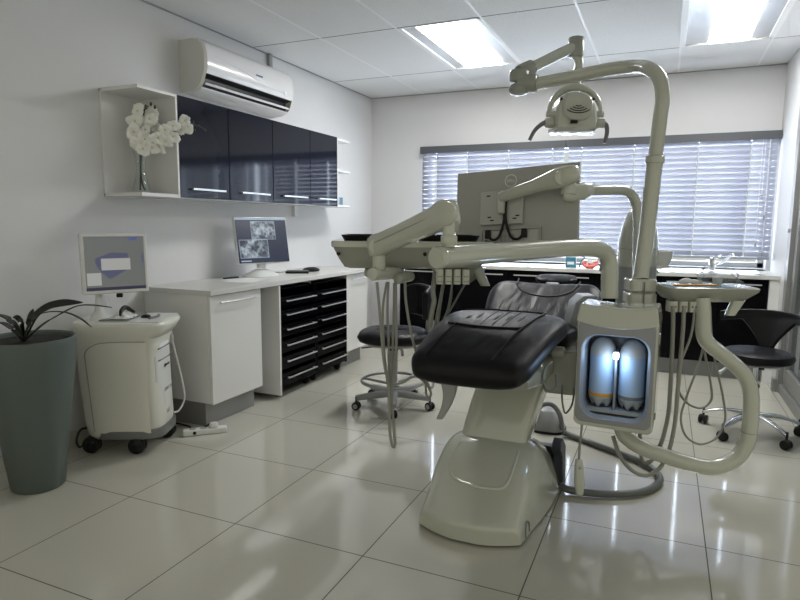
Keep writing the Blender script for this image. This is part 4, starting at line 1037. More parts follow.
# lamp head: rounded back shell with wide lower edge
fz = Vector((0.39, -0.92, 0)).normalized()
def headring(f, g):
    out = []
    for (x, z) in ((-0.120, -0.10), (-0.118, -0.03), (-0.104, 0.03), (-0.085, 0.075), (-0.05, 0.100), (0, 0.106), (0.05, 0.100), (0.085, 0.075), (0.104, 0.03), (0.118, -0.03), (0.120, -0.10), (0.06, -0.105), (0, -0.106), (-0.06, -0.105)):
        out.append(lc + ux*(x*f) + Vector((0, 0, z*f)) + fz*g)
    return out
hd = MB(); hd.loft([headring(0.90, -0.11), headring(1.0, -0.10), headring(1.0, 0.0), headring(0.94, 0.035), headring(0.84, 0.05)])
lh = obj('lamp_head', hd, M['cream'], t, sharp=45, bevel=0.006)
obj('lamp_cover', MB().loft([sring(lc+Vector((0, 0, 0.018))+fz*g, ux, (0, 0, 1), a, a*0.92, 2.4, 36) for g, a in ((0.045, 0.082), (0.058, 0.080), (0.065, 0.072))]), M['cream'], lh)
vt = MB()
for k in range(4):
    pts = []
    for q in range(9):
        a = -0.9+1.8*q/8; r = 0.012+0.013*k
        pts.append(lc + ux*(r*1.5*math.sin(a)) + Vector((0, 0, 0.030-0.9*r*math.cos(a))) + fz*0.0685)
    vt.tube(pts, 0.0022, 5, smooth=False)
obj('vent_slots', vt, M['black_plastic'], lh)
obj('socket', MB().box((-0.018, -0.004, -0.008), (0.018, 0.006, 0.008), frame(lc+fz*0.066+Vector((0, 0, -0.062))+ux*(-0.02), ux, (0, 0, 1))), M['black_plastic'], lh)
for x, z in ((-0.085, 0.060), (0.085, 0.060), (0.10, -0.075), (-0.10, -0.075)): obj('head_screw', MB().cyl(lc+ux*x+Vector((0, 0, z))+fz*0.03, lc+ux*x+Vector((0, 0, z))+fz*0.046, 0.006, n=10), M['black_plastic'], lh)
obj('lamp_shield', MB().box((-0.118, -0.012, -0.007), (0.118, 0.05, -0.002), frame(lc+Vector((0, 0, -0.105))+fz*(-0.03), ux, (0, 0, 1))), M['film'], t)
for s_ in (-1, 1):
    b0_ = lc+ux*(s_*0.115)+Vector((0, 0, -0.058))
    obj('handle_boss', MB().rcyl(b0_, b0_+ux*(s_*0.045), 0.026, 0.005, 18), M['cream'], t)
P = [lc+ux*-0.155+Vector((0, 0, -0.055)), lc+ux*-0.185+Vector((0, 0, -0.070)), lc+ux*-0.215+Vector((0, 0, -0.10)), lc+ux*-0.240+Vector((0, 0, -0.15))]
obj('lamp_handle', MB().tube(P, lambda q: 0.014-0.004*q, 12), M['grey_plastic'], t)
P = [lc+ux*0.150+Vector((0, 0, -0.050)), lc+ux*0.172+Vector((0, 0, -0.065)), lc+ux*0.178+Vector((0, 0, -0.11)), lc+ux*0.165+Vector((0, 0, -0.165))]
obj('lamp_handle', MB().tube(P, lambda q: 0.014-0.004*q, 12), M['grey_plastic'], t)

# ------------------------------------------------------------------ delivery unit (instrument arm)
t = thing('delivery_unit', 'dentist delivery unit on a long cream arm with hanging instrument hoses', 'dental unit', (-0.227, 2.717, 0.926))
tb = [(-0.206, 2.727, 0.933), (-0.209, 2.734, 0.991), (-0.214, 2.743, 1.072), (-0.229, 2.727, 1.124), (-0.266, 2.675, 1.149), (-0.328, 2.583, 1.155), (-0.447, 2.387, 1.151), (-0.575, 2.121, 1.143), (-0.676, 1.889, 1.137)]
obj('main_arm', MB().tube(tb, 0.036, 22), M['cream'], t)
e0 = Vector((-0.676, 1.889, 1.137)); e1 = Vector((-0.692, 1.849, 1.137))
obj('arm_end_cap', MB().lathe([(0.036, 0), (0.0385, 0.004), (0.0385, 0.022), (0.034, 0.030), (0.0, 0.034)], e0, e1-e0, 28), M['cream'], t)
pA = Vector((-0.661, 1.915, 1.192)); hubR = Vector((-0.672, 1.933, 1.281)); hubL = Vector((-1.033, 2.132, 1.160))
obj('arm_pivot', MB().cyl(pA+Vector((0, 0, -0.02)), pA+Vector((0, 0, 0.06)), 0.021, n=20).lathe([(0.024, -0.008), (0.028, 0.0), (0.028, 0.018), (0.022, 0.026)], pA+Vector((0, 0, -0.004)), n=20), M['cream'], t)
vw = Vector((-0.40, 0.915, 0))
def hub(c, r, hw, flat=1.0):
    return [c - vw*hw, c + vw*hw]
sa = MB(); dirA = (hubL-hubR).normalized(); upA = Vector((0, 0, 1)); sdA = dirA.cross(upA).normalized(); upA = sdA.cross(dirA)
rings = []
for q, a, b in ((-0.07, 0.020, 0.030), (-0.06, 0.030, 0.042), (-0.03, 0.040, 0.048), (0.04, 0.042, 0.050), (0.12, 0.036, 0.044), (0.30, 0.033, 0.042), (0.60, 0.031, 0.040), (0.88, 0.033, 0.042), (0.97, 0.036, 0.046), (1.04, 0.034, 0.042), (1.07, 0.022, 0.028)):
    rings.append(sring(hubR.lerp(hubL, q), sdA, upA, a, b, 4.0, 32))
obj('spring_arm', MB().loft(rings), M['cream'], t, sharp=60)
sn = MB(); 
for zo in (0.006,): sn.tube([hubR.lerp(hubL, q) + sdA*(0.0335 if sdA.y < 0 else -0.0335) + upA*zo for q in (0.12, 0.5, 0.95)], 0.0018, 6)
obj('arm_seam', sn, M['cream_dark'], t)
obj('hub_disc', MB().rcyl(hubR-vw*0.046+Vector((-0.015, -0.005, 0)), hubR-vw*0.030, 0.040, 0.006, 28), M['cream'], t)
obj('hub_disc', MB().rcyl(hubL-vw*0.042, hubL-vw*0.030, 0.032, 0.005, 28), M['cream'], t)
obj('hub_collar', MB().rcyl(hubR+Vector((0.006, 0, -0.060)), hubR+Vector((0.006, 0, -0.02)), 0.034, 0.006, 24), M['cream_dark'], t)
pL = Vector((-1.022, 2.127, 1.086))
obj('head_pivot', MB().rcyl(pL+Vector((0, 0, -0.02)), pL+Vector((0, 0, 0.07)), 0.026, 0.006, 20), M['cream'], t)
obj('head_handle', MB().rcyl((-1.032, 2.085, 1.053), (-1.008, 2.281, 1.046), 0.026, 0.008, 24), M['cream'], t)
obj('side_handle', MB().rcyl((-0.978, 2.204, 1.027), (-0.958, 2.301, 1.032), 0.022, 0.006, 20), M['cream_dark'], t)
# head: shallow tub seen edge-on
hx_ = Vector((0.917, 0.40, 0)).normalized(); hy_ = Vector((-0.40, 0.917, 0))
ho = Vector((-0.979, 2.361, 1.129)); ho.z = 0
def dp(x, d, z): return ho + hx_*x + hy_*d + Vector((0, 0, z))
hh = MB(); rings = []
for z, x0, x1, d0, d1 in ((1.062, -0.27, 0.27, -0.06, 0.22), (1.068, -0.285, 0.285, -0.08, 0.23), (1.10, -0.305, 0.31, -0.10, 0.24), (1.155, -0.332, 0.335, -0.115, 0.25), (1.168, -0.334, 0.337, -0.118, 0.252), (1.174, -0.33, 0.333, -0.114, 0.248)):
    rings.append(sring(dp((x0+x1)/2, (d0+d1)/2, z), hx_, hy_, (x1-x0)/2, (d1-d0)/2, 9, 48))
obj('tray_body', hh.loft(rings), M['cream_dark'], t, sharp=50)  # darker enamel puts the shade on the tray front into its colour
obj('tray_rim', MB().loft([sring(dp(0.0015, 0.067, z), hx_, hy_, 0.335+o, 0.185+o, 9, 48) for z, o in ((1.150, 0.0), (1.153, 0.003), (1.172, 0.003), (1.1765, -0.001))]), M['cream'], t)
for x_ in (-0.30, 0.05): obj('rim_button', MB().cyl(dp(x_, -0.118, 1.125), dp(x_, -0.104, 1.125), 0.008, n=12), M['black_plastic'], t)
obj('hose_block', MB().box((-0.20, -0.06, 1.025), (-0.03, 0.10, 1.063), frame(ho, hx_, (0, 0, 1))), M['cream_dark'], t, bevel=0.012)
hb_ = MB()
for k in range(4):
    x = 0.115+0.036*k; hb_.loft([sring(dp(x, -0.05, z), hx_, hy_, 0.0165, 0.03, 4, 16) for z in (1.000, 1.004, 1.045, 1.062)])
obj('hose_sockets', hb_, M['cream'], t)
dt = MB()
for k in range(4):
    for z in (1.012, 1.032):
        for q in (-0.007, 0, 0.007):
            x = 0.115+0.036*k+q; dt.cyl(dp(x, -0.0815, z), dp(x, -0.078, z), 0.0022, n=6)
obj('socket_holes', dt, M['black_plastic'], t)
obj('rear_handle', MB().loft([sring(dp(0.265+0.045*q, -0.02, 1.075-0.085*q), hx_, hy_, 0.028-0.008*q, 0.025-0.006*q, 3, 20) for q in (0, 0.3, 0.6, 0.9, 1)]), M['cream_dark'], t)
obj('head_support', MB().loft([sring(dp(0.20, 0.05, z), hx_, hy_, a, b, 4, 24) for z, a, b in ((1.0, 0.06, 0.05), (1.03, 0.10, 0.08), (1.063, 0.12, 0.10))]), M['cream_dark'], t)
hs = [
    [(-1.051, 2.170, 1.014), (-1.038, 2.163, 0.922), (-1.022, 2.153, 0.803), (-1.007, 2.145, 0.695), (-0.987, 2.141, 0.604), (-0.976, 2.132, 0.504), (-0.969, 2.123, 0.416), (-0.956, 2.120, 0.361), (-0.947, 2.125, 0.369), (-0.959, 2.140, 0.429), (-0.976, 2.156, 0.518), (-0.984, 2.175, 0.600), (-0.981, 2.206, 0.735), (-0.994, 2.231, 0.875), (-1.007, 2.255, 1.009)],
    [(-1.031, 2.222, 1.011), (-1.036, 2.196, 0.919), (-1.031, 2.185, 0.818), (-1.016, 2.174, 0.697), (-1.001, 2.171, 0.624), (-0.981, 2.187, 0.597), (-0.948, 2.213, 0.603), (-0.923, 2.238, 0.621), (-0.907, 2.287, 0.607), (-0.900, 2.390, 0.539), (-0.920, 2.491, 0.539), (-0.943, 2.577, 0.596), (-0.931, 2.605, 0.758), (-0.880, 2.580, 0.890), (-0.839, 2.480, 0.988)],
    [(-1.030, 2.234, 1.010), (-1.027, 2.219, 0.896), (-1.016, 2.207, 0.774), (-1.007, 2.193, 0.643), (-0.999, 2.198, 0.576), (-1.003, 2.216, 0.638), (-1.011, 2.241, 0.768), (-1.025, 2.280, 0.930), (-1.029, 2.288, 1.001)],
    [(-0.980, 2.289, 1.011), (-0.971, 2.281, 0.925), (-0.945, 2.275, 0.801), (-0.907, 2.274, 0.678), (-0.889, 2.324, 0.583), (-0.895, 2.389, 0.513), (-0.927, 2.437, 0.483), (-0.958, 2.492, 0.506), (-0.972, 2.574, 0.665), (-0.935, 2.573, 0.856), (-0.875, 2.464, 0.988)],
    [(-0.781, 2.483, 0.991), (-0.850, 2.573, 0.907), (-0.913, 2.621, 0.813), (-0.955, 2.634, 0.723), (-0.968, 2.617, 0.648), (-0.979, 2.606, 0.601), (-0.981, 2.627, 0.596), (-0.973, 2.642, 0.676), (-0.933, 2.599, 0.876), (-0.877, 2.484, 0.986)],
    [(-0.835, 2.470, 0.989), (-0.884, 2.577, 0.881), (-0.930, 2.630, 0.778), (-0.964, 2.645, 0.676), (-0.990, 2.648, 0.620), (-1.000, 2.648, 0.648), (-1.000, 2.658, 0.720)],
]
for k, p in enumerate(hs):
    obj('instrument_hose', MB().tube(p, 0.0060 if k in (0, 3) else 0.0052, 8, step=5), M['hose'], t)
obj('air_hose', MB().tube([(-0.887, 2.406, 1.087), (-0.888, 2.398, 1.032), (-0.892, 2.388, 0.968), (-0.885, 2.384, 0.922), (-0.894, 2.384, 0.874), (-0.902, 2.383, 0.809)], 0.0105, 10), M['hose'], t)
# trays lying on the delivery head
for lab, x0, x1, d0, d1 in (('black instrument tray at the free end of the delivery unit', -0.30, -0.02, -0.06, 0.20), ('black instrument tray near the arm pivot of the delivery unit', 0.02, 0.285, -0.06, 0.20)):
    tr = MB(); z0 = 1.1775
    o_ = sring(dp((x0+x1)/2, (d0+d1)/2, z0), hx_, hy_, (x1-x0)/2-0.012, (d1-d0)/2-0.012, 7, 40)
    o1 = sring(dp((x0+x1)/2, (d0+d1)/2, z0+0.022), hx_, hy_, (x1-x0)/2, (d1-d0)/2, 7, 40)
    o2 = sring(dp((x0+x1)/2, (d0+d1)/2, z0+0.022), hx_, hy_, (x1-x0)/2-0.006, (d1-d0)/2-0.006, 7, 40)
    o3 = sring(dp((x0+x1)/2, (d0+d1)/2, z0+0.003), hx_, hy_, (x1-x0)/2-0.017, (d1-d0)/2-0.017, 7, 40)
    tr.loft([o_, o1, o2, o3])
    tag(obj('instrument_tray', tr, M['black_plastic']), lab, 'tray', 'trays on the delivery unit')

# ------------------------------------------------------------------ monitor on its arm
TL = Vector((-0.941, 2.835, 1.490)); TR = Vector((-0.359, 2.764, 1.521)); BL = Vector((-0.903, 2.779, 1.128))
mx = (TR-TL); Wm = mx.length; mx.normalize()
mz_ = (TL-BL); mz_ = (mz_-mx*mz_.dot(mx)).normalized()
mb_ = mx.cross(mz_)                      # screen side is away from the camera
out = -mb_ if (-mb_).dot(Vector((0.4, -0.9, 0))) > 0 else mb_
Hm = 0.372
mm = Matrix((mx, mz_, out)).transposed().to_4x4(); mm.translation = TL + mx*(Wm/2) - mz_*(Hm/2)
t = thing('patient_monitor', 'large grey monitor seen from behind on a cream swivel arm', 'monitor', mm.translation)
W2, H2 = Wm/2, Hm/2
obj('casing', MB().box((-W2, -H2, -0.022), (W2, H2, 0.0), mm), M['monitor_grey'], t, bevel=0.004)
obj('screen', MB().box((-W2+0.01, -H2+0.015, -0.024), (W2-0.01, H2-0.01, -0.0221), mm), M['screen_navy'], t)
def u2(px0, px1): return -W2+Wm*px0, -W2+Wm*px1
x0, x1 = u2(0.225, 0.58)
obj('mount_plate', MB().box((x0, -0.075, 0.001), (x1, 0.082, 0.020), mm), M['monitor_lid'], t, bevel=0.004)
rc = MB(); xa, xb = u2(0.245, 0.71); rc.box((xa, -H2+0.012, 0.001), (xb, -0.100, 0.006), mm)
obj('port_recess', rc, M['monitor_lid'], t, bevel=0.002)
fm = MB(); fm.box((xa-0.008, -0.100, 0.0005), (xb+0.008, -0.090, 0.012), mm).box((xa-0.008, -H2+0.01, 0.0005), (xa, -0.095, 0.012), mm).box((xb, -H2+0.01, 0.0005), (xb+0.008, -0.095, 0.012), mm)
obj('recess_frame', fm, M['monitor_grey'], t, bevel=0.002)
vs = MB()
for x, y in ((-0.055, -0.055), (-0.068, -0.040), (0.055, -0.050), (0.068, -0.038), (-0.075, 0.06), (0.06, 0.058)): vs.box((x-0.045-0.009, y-0.003, 0.019), (x-0.045+0.009, y+0.003, 0.0208), mm)
obj('plate_slots', vs, M['black_plastic'], t)
pr = MB()
for k in range(4): pr.box((-0.06+k*0.018, -0.155, 0.006), (-0.048+k*0.018, -0.12, 0.010), mm)
obj('ports', pr, M['mid_grey'], t)
lgm = mm @ Matrix.Translation((-0.020, 0.128, 0.001))
lg = obj('logo_ring', MB().tube([lgm @ Vector((0.0275*math.cos(a), 0.0275*math.sin(a), 0)) for a in [2*PI*k/32 for k in range(33)]], 0.0022, 6, smooth=False), M['logo_white'], t)
text('logo_lettering', 'DELL', 0.0185, M['logo_white'], t, lgm, 0.001)
for s_, xo in ((-1, -0.115), (1, 0.055)):
    c0 = mm @ Vector((-0.032+0.004*s_, 0.045, 0.03))
    P = [c0, mm @ Vector((-0.032+0.003*s_, -0.01, 0.034)), mm @ Vector((-0.032+0.006*s_, -0.07, 0.030)), mm @ Vector((-0.032+0.03*s_, -0.135, 0.026)), mm @ Vector((-0.032+0.065*s_, -0.145, 0.022)), mm @ Vector((-0.032+0.088*s_, -0.115, 0.018))]
    cb = obj('monitor_cable', MB().tube(P, 0.0062, 10), M['black_plastic'], t)
    obj('cable_plug', MB().box((-0.032+0.088*s_-0.013, -0.140, 0.008), (-0.032+0.088*s_+0.013, -0.098, 0.024), mm), M['black_plastic'], cb, bevel=0.004)
aS = mm @ Vector((-0.045, 0.045, 0.045))
hubM = Vector((-0.425, 2.658, 1.445)); kn = Vector((-0.389, 2.777, 1.396))
obj('mount_block', MB().box((-0.062, -0.030, 0.0205), (-0.030, 0.075, 0.06), mm), M['monitor_lid'], t, bevel=0.005)
dM = (hubM-aS).normalized(); upM = Vector((0, 0, 1)); sM = dM.cross(upM).normalized(); upM = sM.cross(dM)
rings = []
for q, a, b in ((-0.02, 0.018, 0.020), (0.0, 0.022, 0.026), (0.3, 0.022, 0.027), (0.60, 0.024, 0.030), (0.80, 0.030, 0.036), (0.95, 0.036, 0.042), (1.12, 0.036, 0.042), (1.24, 0.032, 0.036), (1.29, 0.020, 0.024)):
    rings.append(sring(aS.lerp(hubM, q), sM, upM, a, b, 3.2, 28))
obj('upper_arm', MB().loft(rings), M['cream'], t, sharp=60)
obj('hub_disc', MB().rcyl(hubM-vw*0.040, hubM-vw*0.030, 0.033, 0.004, 24), M['cream'], t)
obj('arm_joint', MB().rcyl(Vector((-0.396, 2.706, 1.375)), Vector((-0.400, 2.714, 1.448)), 0.034, 0.006, 22), M['cream'], t)
k0 = Vector((-0.416, 2.697, 1.379)); k1 = Vector((-0.313, 2.855, 1.403))
obj('arm_knuckle', MB().loft([sring(k0.lerp(k1, q), (0, 0, 1), (-0.4, 0.9, 0), a, a, 2.6, 24) for q, a in ((0, 0.022), (0.08, 0.034), (0.3, 0.041), (0.7, 0.039), (1.0, 0.030))]), M['cream'], t, sharp=60)
lp = [(-0.338, 2.844, 1.401), (-0.266, 2.943, 1.407), (-0.207, 3.024, 1.410), (-0.165, 3.074, 1.398), (-0.137, 3.096, 1.352), (-0.124, 3.096, 1.272), (-0.116, 3.080, 1.131), (-0.108, 3.056, 0.933)]
obj('lower_arm', MB().tube(lp, 0.0235, 18), M['cream'], t)

# ------------------------------------------------------------------ cuspidor
cu = Vector((-0.125, 3.303, 0.865)); cu.z = 0
t = thing('cuspidor', 'cream spittoon column with a white rinsing bowl, behind the lamp pole', 'spittoon', cu)
obj('column', MB().lathe([(0.0, 0.55), (0.080, 0.55), (0.088, 0.60), (0.095, 0.90), (0.095, 1.04)], cu, n=32), M['mid_grey'], t)
obj('dome', MB().lathe([(0.0975, 1.0405), (0.0975, 1.12), (0.094, 1.17), (0.084, 1.23), (0.068, 1.285), (0.048, 1.325), (0.022, 1.348), (0.0, 1.352)], cu, n=32), M['cream'], t)
obj('dome_line', MB().lathe([(0.0975, 1.128), (0.0985, 1.130), (0.0975, 1.132)], cu, n=32, cap=False), M['cream_dark'], t)
bwl = Vector((-0.037, 3.391, 1.059)); bwl.z = 0
obj('bowl', MB().lathe([(0.0, 1.025), (0.030, 1.025), (0.060, 1.04), (0.074, 1.08), (0.080, 1.118), (0.075, 1.118), (0.068, 1.08), (0.045, 1.05), (0.0, 1.035)], bwl, n=32), M['white_gloss'], t)
obj('bowl_bracket', MB().tube([cu+Vector((0.05, 0.02, 1.0)), bwl+Vector((-0.02, -0.01, 1.0)), bwl+Vector((0, 0, 1.022))], 0.022, 12), M['cream'], t)
obj('lower_bracket', MB().tube([cu+Vector((0, 0, 0.58)), cu+Vector((-0.02, -0.06, 0.56)), cu+Vector((-0.04, -0.14, 0.56)), cu+Vector((-0.05, -0.20, 0.58))], 0.03, 14), M['cream_dark'], t)
obj('valve_knob', MB().rcyl(Vector((-0.285, 3.092, 1.038)), Vector((-0.271, 3.098, 1.038)), 0.018, 0.004, 16), M['cream_dark'], t)

# ------------------------------------------------------------------ assistant tray
t = thing('assistant_tray', 'small cream assistant tray on a bent tube beside the bottle cabinet', 'tray', (0.161, 2.833, 0.936))
at_ = [(0.159, 2.844, 0.943), (0.166, 2.837, 0.871), (0.172, 2.829, 0.795), (0.191, 2.821, 0.755), (0.240, 2.836, 0.714), (0.308, 2.847, 0.658), (0.349, 2.847, 0.606), (0.367, 2.834, 0.538), (0.368, 2.808, 0.425), (0.356, 2.781, 0.350), (0.318, 2.756, 0.288), (0.243, 2.708, 0.258), (0.166, 2.676, 0.266), (0.051, 2.651, 0.294), (-0.047, 2.645, 0.320), (-0.109, 2.666, 0.351), (-0.133, 2.683, 0.391)]
obj('support_tube', MB().tube(at_, 0.0315, 20), M['cream'], t)
obj('tube_joint', MB().lathe([(0.0318, -0.002), (0.0325, 0), (0.0318, 0.002)], Vector((0.364, 2.797, 0.398)), (0.1, 0, 1), 24, cap=False), M['cream_dark'], t)
ao = Vector((0.175, 2.921, 0.970)); ao.z = 0
rx = Vector((0.94, 0.34, 0)).normalized(); ry = Vector((-rx.y, rx.x, 0))
def ap(x, d, z): return ao + rx*x + ry*d + Vector((0, 0, z))
az = 0.985
rings = []
for z, x0, x1, d0, d1 in ((0.925, -0.15, 0.125, -0.06, 0.12), (0.928, -0.155, 0.132, -0.07, 0.13), (0.968, -0.190, 0.186, -0.095, 0.14), (0.972, -0.192, 0.190, -0.098, 0.145), (0.985, -0.192, 0.192, -0.10, 0.145), (0.988, -0.188, 0.188, -0.096, 0.14)):
    rings.append(sring(ap((x0+x1)/2, (d0+d1)/2, z), rx, ry, (x1-x0)/2, (d1-d0)/2, 9, 40))
obj('tray_shell', MB().loft(rings), M['cream_dark'], t, sharp=50)
hk = MB()
for k in range(3):
    x = -0.160+0.042*k; hk.loft([sring(ap(x, -0.05, z), rx, ry, 0.019, 0.03, 4, 16) for z in (0.882, 0.886, 0.915, 0.928)])
obj('hose_sockets', hk, M['cream'], t, sharp=50)
hk = MB()
for k in range(3):
    for q in (-0.008, 0.006): x = -0.160+0.042*k+q; hk.cyl(ap(x, -0.0815, 0.905), ap(x, -0.078, 0.905), 0.0035, n=8)
obj('socket_holes', hk, M['black_plastic'], t)
obj('suction_rest', MB().loft([sring(ap(0.110-0.030*q, -0.06, 0.935-0.065*q), rx, ry, 0.026-0.006*q, 0.022-0.005*q, 3, 18) for q in (0, 0.2, 0.5, 0.8, 1.0)]), M['cream'], t)
def hose(p, r=0.0085, m_='hose'): return obj('suction_hose', MB().tube(p, r, 10, step=6), M[m_], t)
hose([(0.047, 2.790, 0.908), (0.052, 2.778, 0.807), (0.056, 2.775, 0.612), (0.055, 2.771, 0.436), (0.031, 2.763, 0.295), (-0.001, 2.761, 0.223), (-0.034, 2.768, 0.215), (-0.049, 2.790, 0.264), (-0.054, 2.819, 0.328)], 0.0088)
hose([(0.089, 2.809, 0.909), (0.091, 2.795, 0.807), (0.087, 2.767, 0.617), (0.080, 2.721, 0.389), (0.049, 2.668, 0.262), (-0.006, 2.626, 0.211), (-0.068, 2.621, 0.219), (-0.124, 2.648, 0.266), (-0.159, 2.686, 0.337)], 0.0088)
hose([(0.132, 2.827, 0.909), (0.124, 2.807, 0.786), (0.088, 2.773, 0.660), (0.086, 2.759, 0.563), (0.125, 2.778, 0.497), (0.182, 2.810, 0.473), (0.221, 2.853, 0.501), (0.218, 2.872, 0.563), (0.193, 2.886, 0.668), (0.170, 2.892, 0.776), (0.155, 2.902, 0.901)], 0.0052)
hose([(0.186, 2.894, 0.904), (0.184, 2.879, 0.801), (0.166, 2.832, 0.677), (0.126, 2.774, 0.542), (0.104, 2.739, 0.443), (0.128, 2.739, 0.364), (0.185, 2.769, 0.327), (0.248, 2.822, 0.346), (0.281, 2.868, 0.416), (0.270, 2.897, 0.505), (0.225, 2.925, 0.686), (0.207, 2.932, 0.794), (0.197, 2.942, 0.899)], 0.0048)
# what lies on the assistant tray
tag(obj('tray_paper', MB().box((-0.17, -0.085, 0), (0.10, 0.06, 0.0015), frame(ap(0, 0, 0.989), rx, (0, 0, 1))), M['blue'], bevel=0.0), 'blue tray paper on the small assistant tray', 'paper')
tag(obj('gauze_roll', MB().tube([ap(-0.115, 0.0, 1.003), ap(-0.08, -0.01, 1.010), ap(-0.05, 0.0, 1.003), ap(-0.02, 0.005, 1.001)], lambda q: 0.008+0.006*abs(math.sin(q*7)), 10), M['paper']), 'small twist of white gauze on the assistant tray', 'gauze')
tag(obj('probe', MB().tube([ap(-0.16, -0.055, 0.9955), ap(-0.05, -0.045, 0.9955), ap(0.02, -0.055, 0.9955)], 0.0045, 8), M['orange']), 'yellow handled instrument lying along the assistant tray edge', 'instrument')
pl = MB()
def bag(u, v):
    a = 2*PI*u; h = v
    r = 0.085*(1-0.35*h) * (1 + 0.10*math.sin(5*a+3*h*4)+0.07*math.sin(9*a-h*9))
    return ap(0.055+r*math.cos(a)*1.15, 0.01+r*math.sin(a)*0.75, 0.9905 + 0.075*h*(1+0.15*math.sin(3*a)))
pb_ = obj('plastic_bag', pl.grid(bag, 40, 10), M['film'])
tag(pb_, 'crumpled clear plastic bag on the assistant tray in front of the tap', 'bag')
tag(obj('plastic_cup', MB().lathe([(0.0, 0.0), (0.016, 0.0), (0.022, 0.035), (0.020, 0.035), (0.014, 0.004), (0.0, 0.004)], ap(0.05, 0.01, 0.991), n=20), M['paper']), 'little white cup inside the clear plastic bag', 'cup')

# ------------------------------------------------------------------ stools
def five_star(root, m_leg, R, zc, wheel, arch=0.0, a0=0.2, fat=1.0):
    for k in range(5):
        a = a0 + 2*PI*k/5; d = Vector((math.cos(a), math.sin(a), 0)); s_ = Vector((-d.y, d.x, 0))
        rings = []
        for q in (0.10, 0.2, 0.4, 0.6, 0.8, 0.95, 1.0):
            z = zc + arch*math.sin(q*PI*0.5)*0.0 - (0.035*q if arch else 0.018*q) + arch*math.sin(q*PI)*0.02
            rings.append(sring(d*(R*q)+Vector((0, 0, z)), s_, (0, 0, 1), (0.022-0.008*q)*fat, (0.016-0.005*q)*fat, 4, 16))
        lg = obj('base_leg', MB().loft(rings), m_leg, root, sharp=50)
        p = d*R
        c = MB()
        ax = Vector((math.cos(a+1.1+k), math.sin(a+1.1+k), 0))
        for o in (-0.015, 0.015): c.rcyl(p+ax*(o-0.009)+Vector((0, 0, 0.0285)), p+ax*(o+0.009)+Vector((0, 0, 0.0285)), 0.028, 0.005, 18)
        c.ball(p+Vector((0, 0, 0.036)), 0.021, 12, 8); c.cyl(p+Vector((0, 0, 0.035)), p+Vector((0, 0, zc-0.01)), 0.007, n=8)
        cs_ = obj('caster', c, M['black_plastic'], lg)
        if wheel:
            for o in (-1, 1): obj('wheel_hub', MB().cyl(p+ax*(o*0.0245)+Vector((0, 0, 0.0285)), p+ax*(o*0.0252)+Vector((0, 0, 0.0285)), 0.017, n=14), wheel, lg)
t = thing('operator_stool', 'dentist stool with quilted black seat and round foot ring, behind the leg rest', 'stool')
five_star(t, M['mid_grey'], 0.26, 0.100, M['mid_grey'], 0.0, -0.20, 1.55)
obj('base_hub', MB().lathe([(0.0, 0.07), (0.05, 0.07), (0.055, 0.08), (0.052, 0.115), (0.04, 0.125), (0.0, 0.125)], n=24), M['mid_grey'], t)
obj('column', MB().lathe([(0.035, 0.08), (0.035, 0.16), (0.030, 0.17), (0.030, 0.40), (0.022, 0.405), (0.022, 0.44)], n=24), M['mid_grey'], t)
obj('column_sleeve', MB().lathe([(0.0335, 0.395), (0.0345, 0.40), (0.0345, 0.412), (0.033, 0.416)], n=24), M['black_plastic'], t)
obj('foot_ring', MB().tube([(0.215*math.cos(a), 0.215*math.sin(a), 0.185) for a in [2*PI*k/48 for k in range(49)]], 0.011, 10, smooth=False), M['mid_grey'], t)
sp_ = MB()
for k in range(3):
    a = 0.9+2*PI*k/3; sp_.tube([(0.03*math.cos(a), 0.03*math.sin(a), 0.16), (0.215*math.cos(a), 0.215*math.sin(a), 0.185)], 0.009, 8, smooth=False)
obj('ring_spokes', sp_, M['mid_grey'], t)
obj('seat_pan', MB().loft([sring((0, 0, z), (1, 0, 0), (0, 1, 0), a, a, 3, 32) for z, a in ((0.435, 0.13), (0.44, 0.17), (0.458, 0.18))]), M['mid_grey'], t)
rows = [sring((0, 0, z), (1, 0, 0), (0, 1, 0), a, a*0.98, 2.7, 48) for z, a in ((0.453, 0.15), (0.457, 0.195), (0.470, 0.228), (0.495, 0.240), (0.520, 0.228), (0.536, 0.195), (0.543, 0.14), (0.541, 0.07), (0.540, 0.02))]
st = obj('seat', MB().loft(rows), M['leather'], t, sharp=70)
q_ = MB()
for k in range(8):
    a = 2*PI*k/8+0.2; q_.tube([(0.03*math.cos(a), 0.03*math.sin(a), 0.541), (0.10*math.cos(a+0.1), 0.10*math.sin(a+0.1), 0.543), (0.185*math.cos(a+0.15), 0.185*math.sin(a+0.15), 0.5365)], 0.003, 6)
obj('seat_seams', q_, M['seam'], st)
obj('height_lever', MB().tube([(-0.03, 0, 0.432), (-0.12, -0.06, 0.428), (-0.20, -0.10, 0.425)], 0.006, 8), M['grey_plastic'], t)
obj('tilt_lever', MB().tube([(0.03, 0.0, 0.42), (0.06, -0.02, 0.40), (0.065, -0.02, 0.36)], 0.010, 8), M['mid_grey'], t)
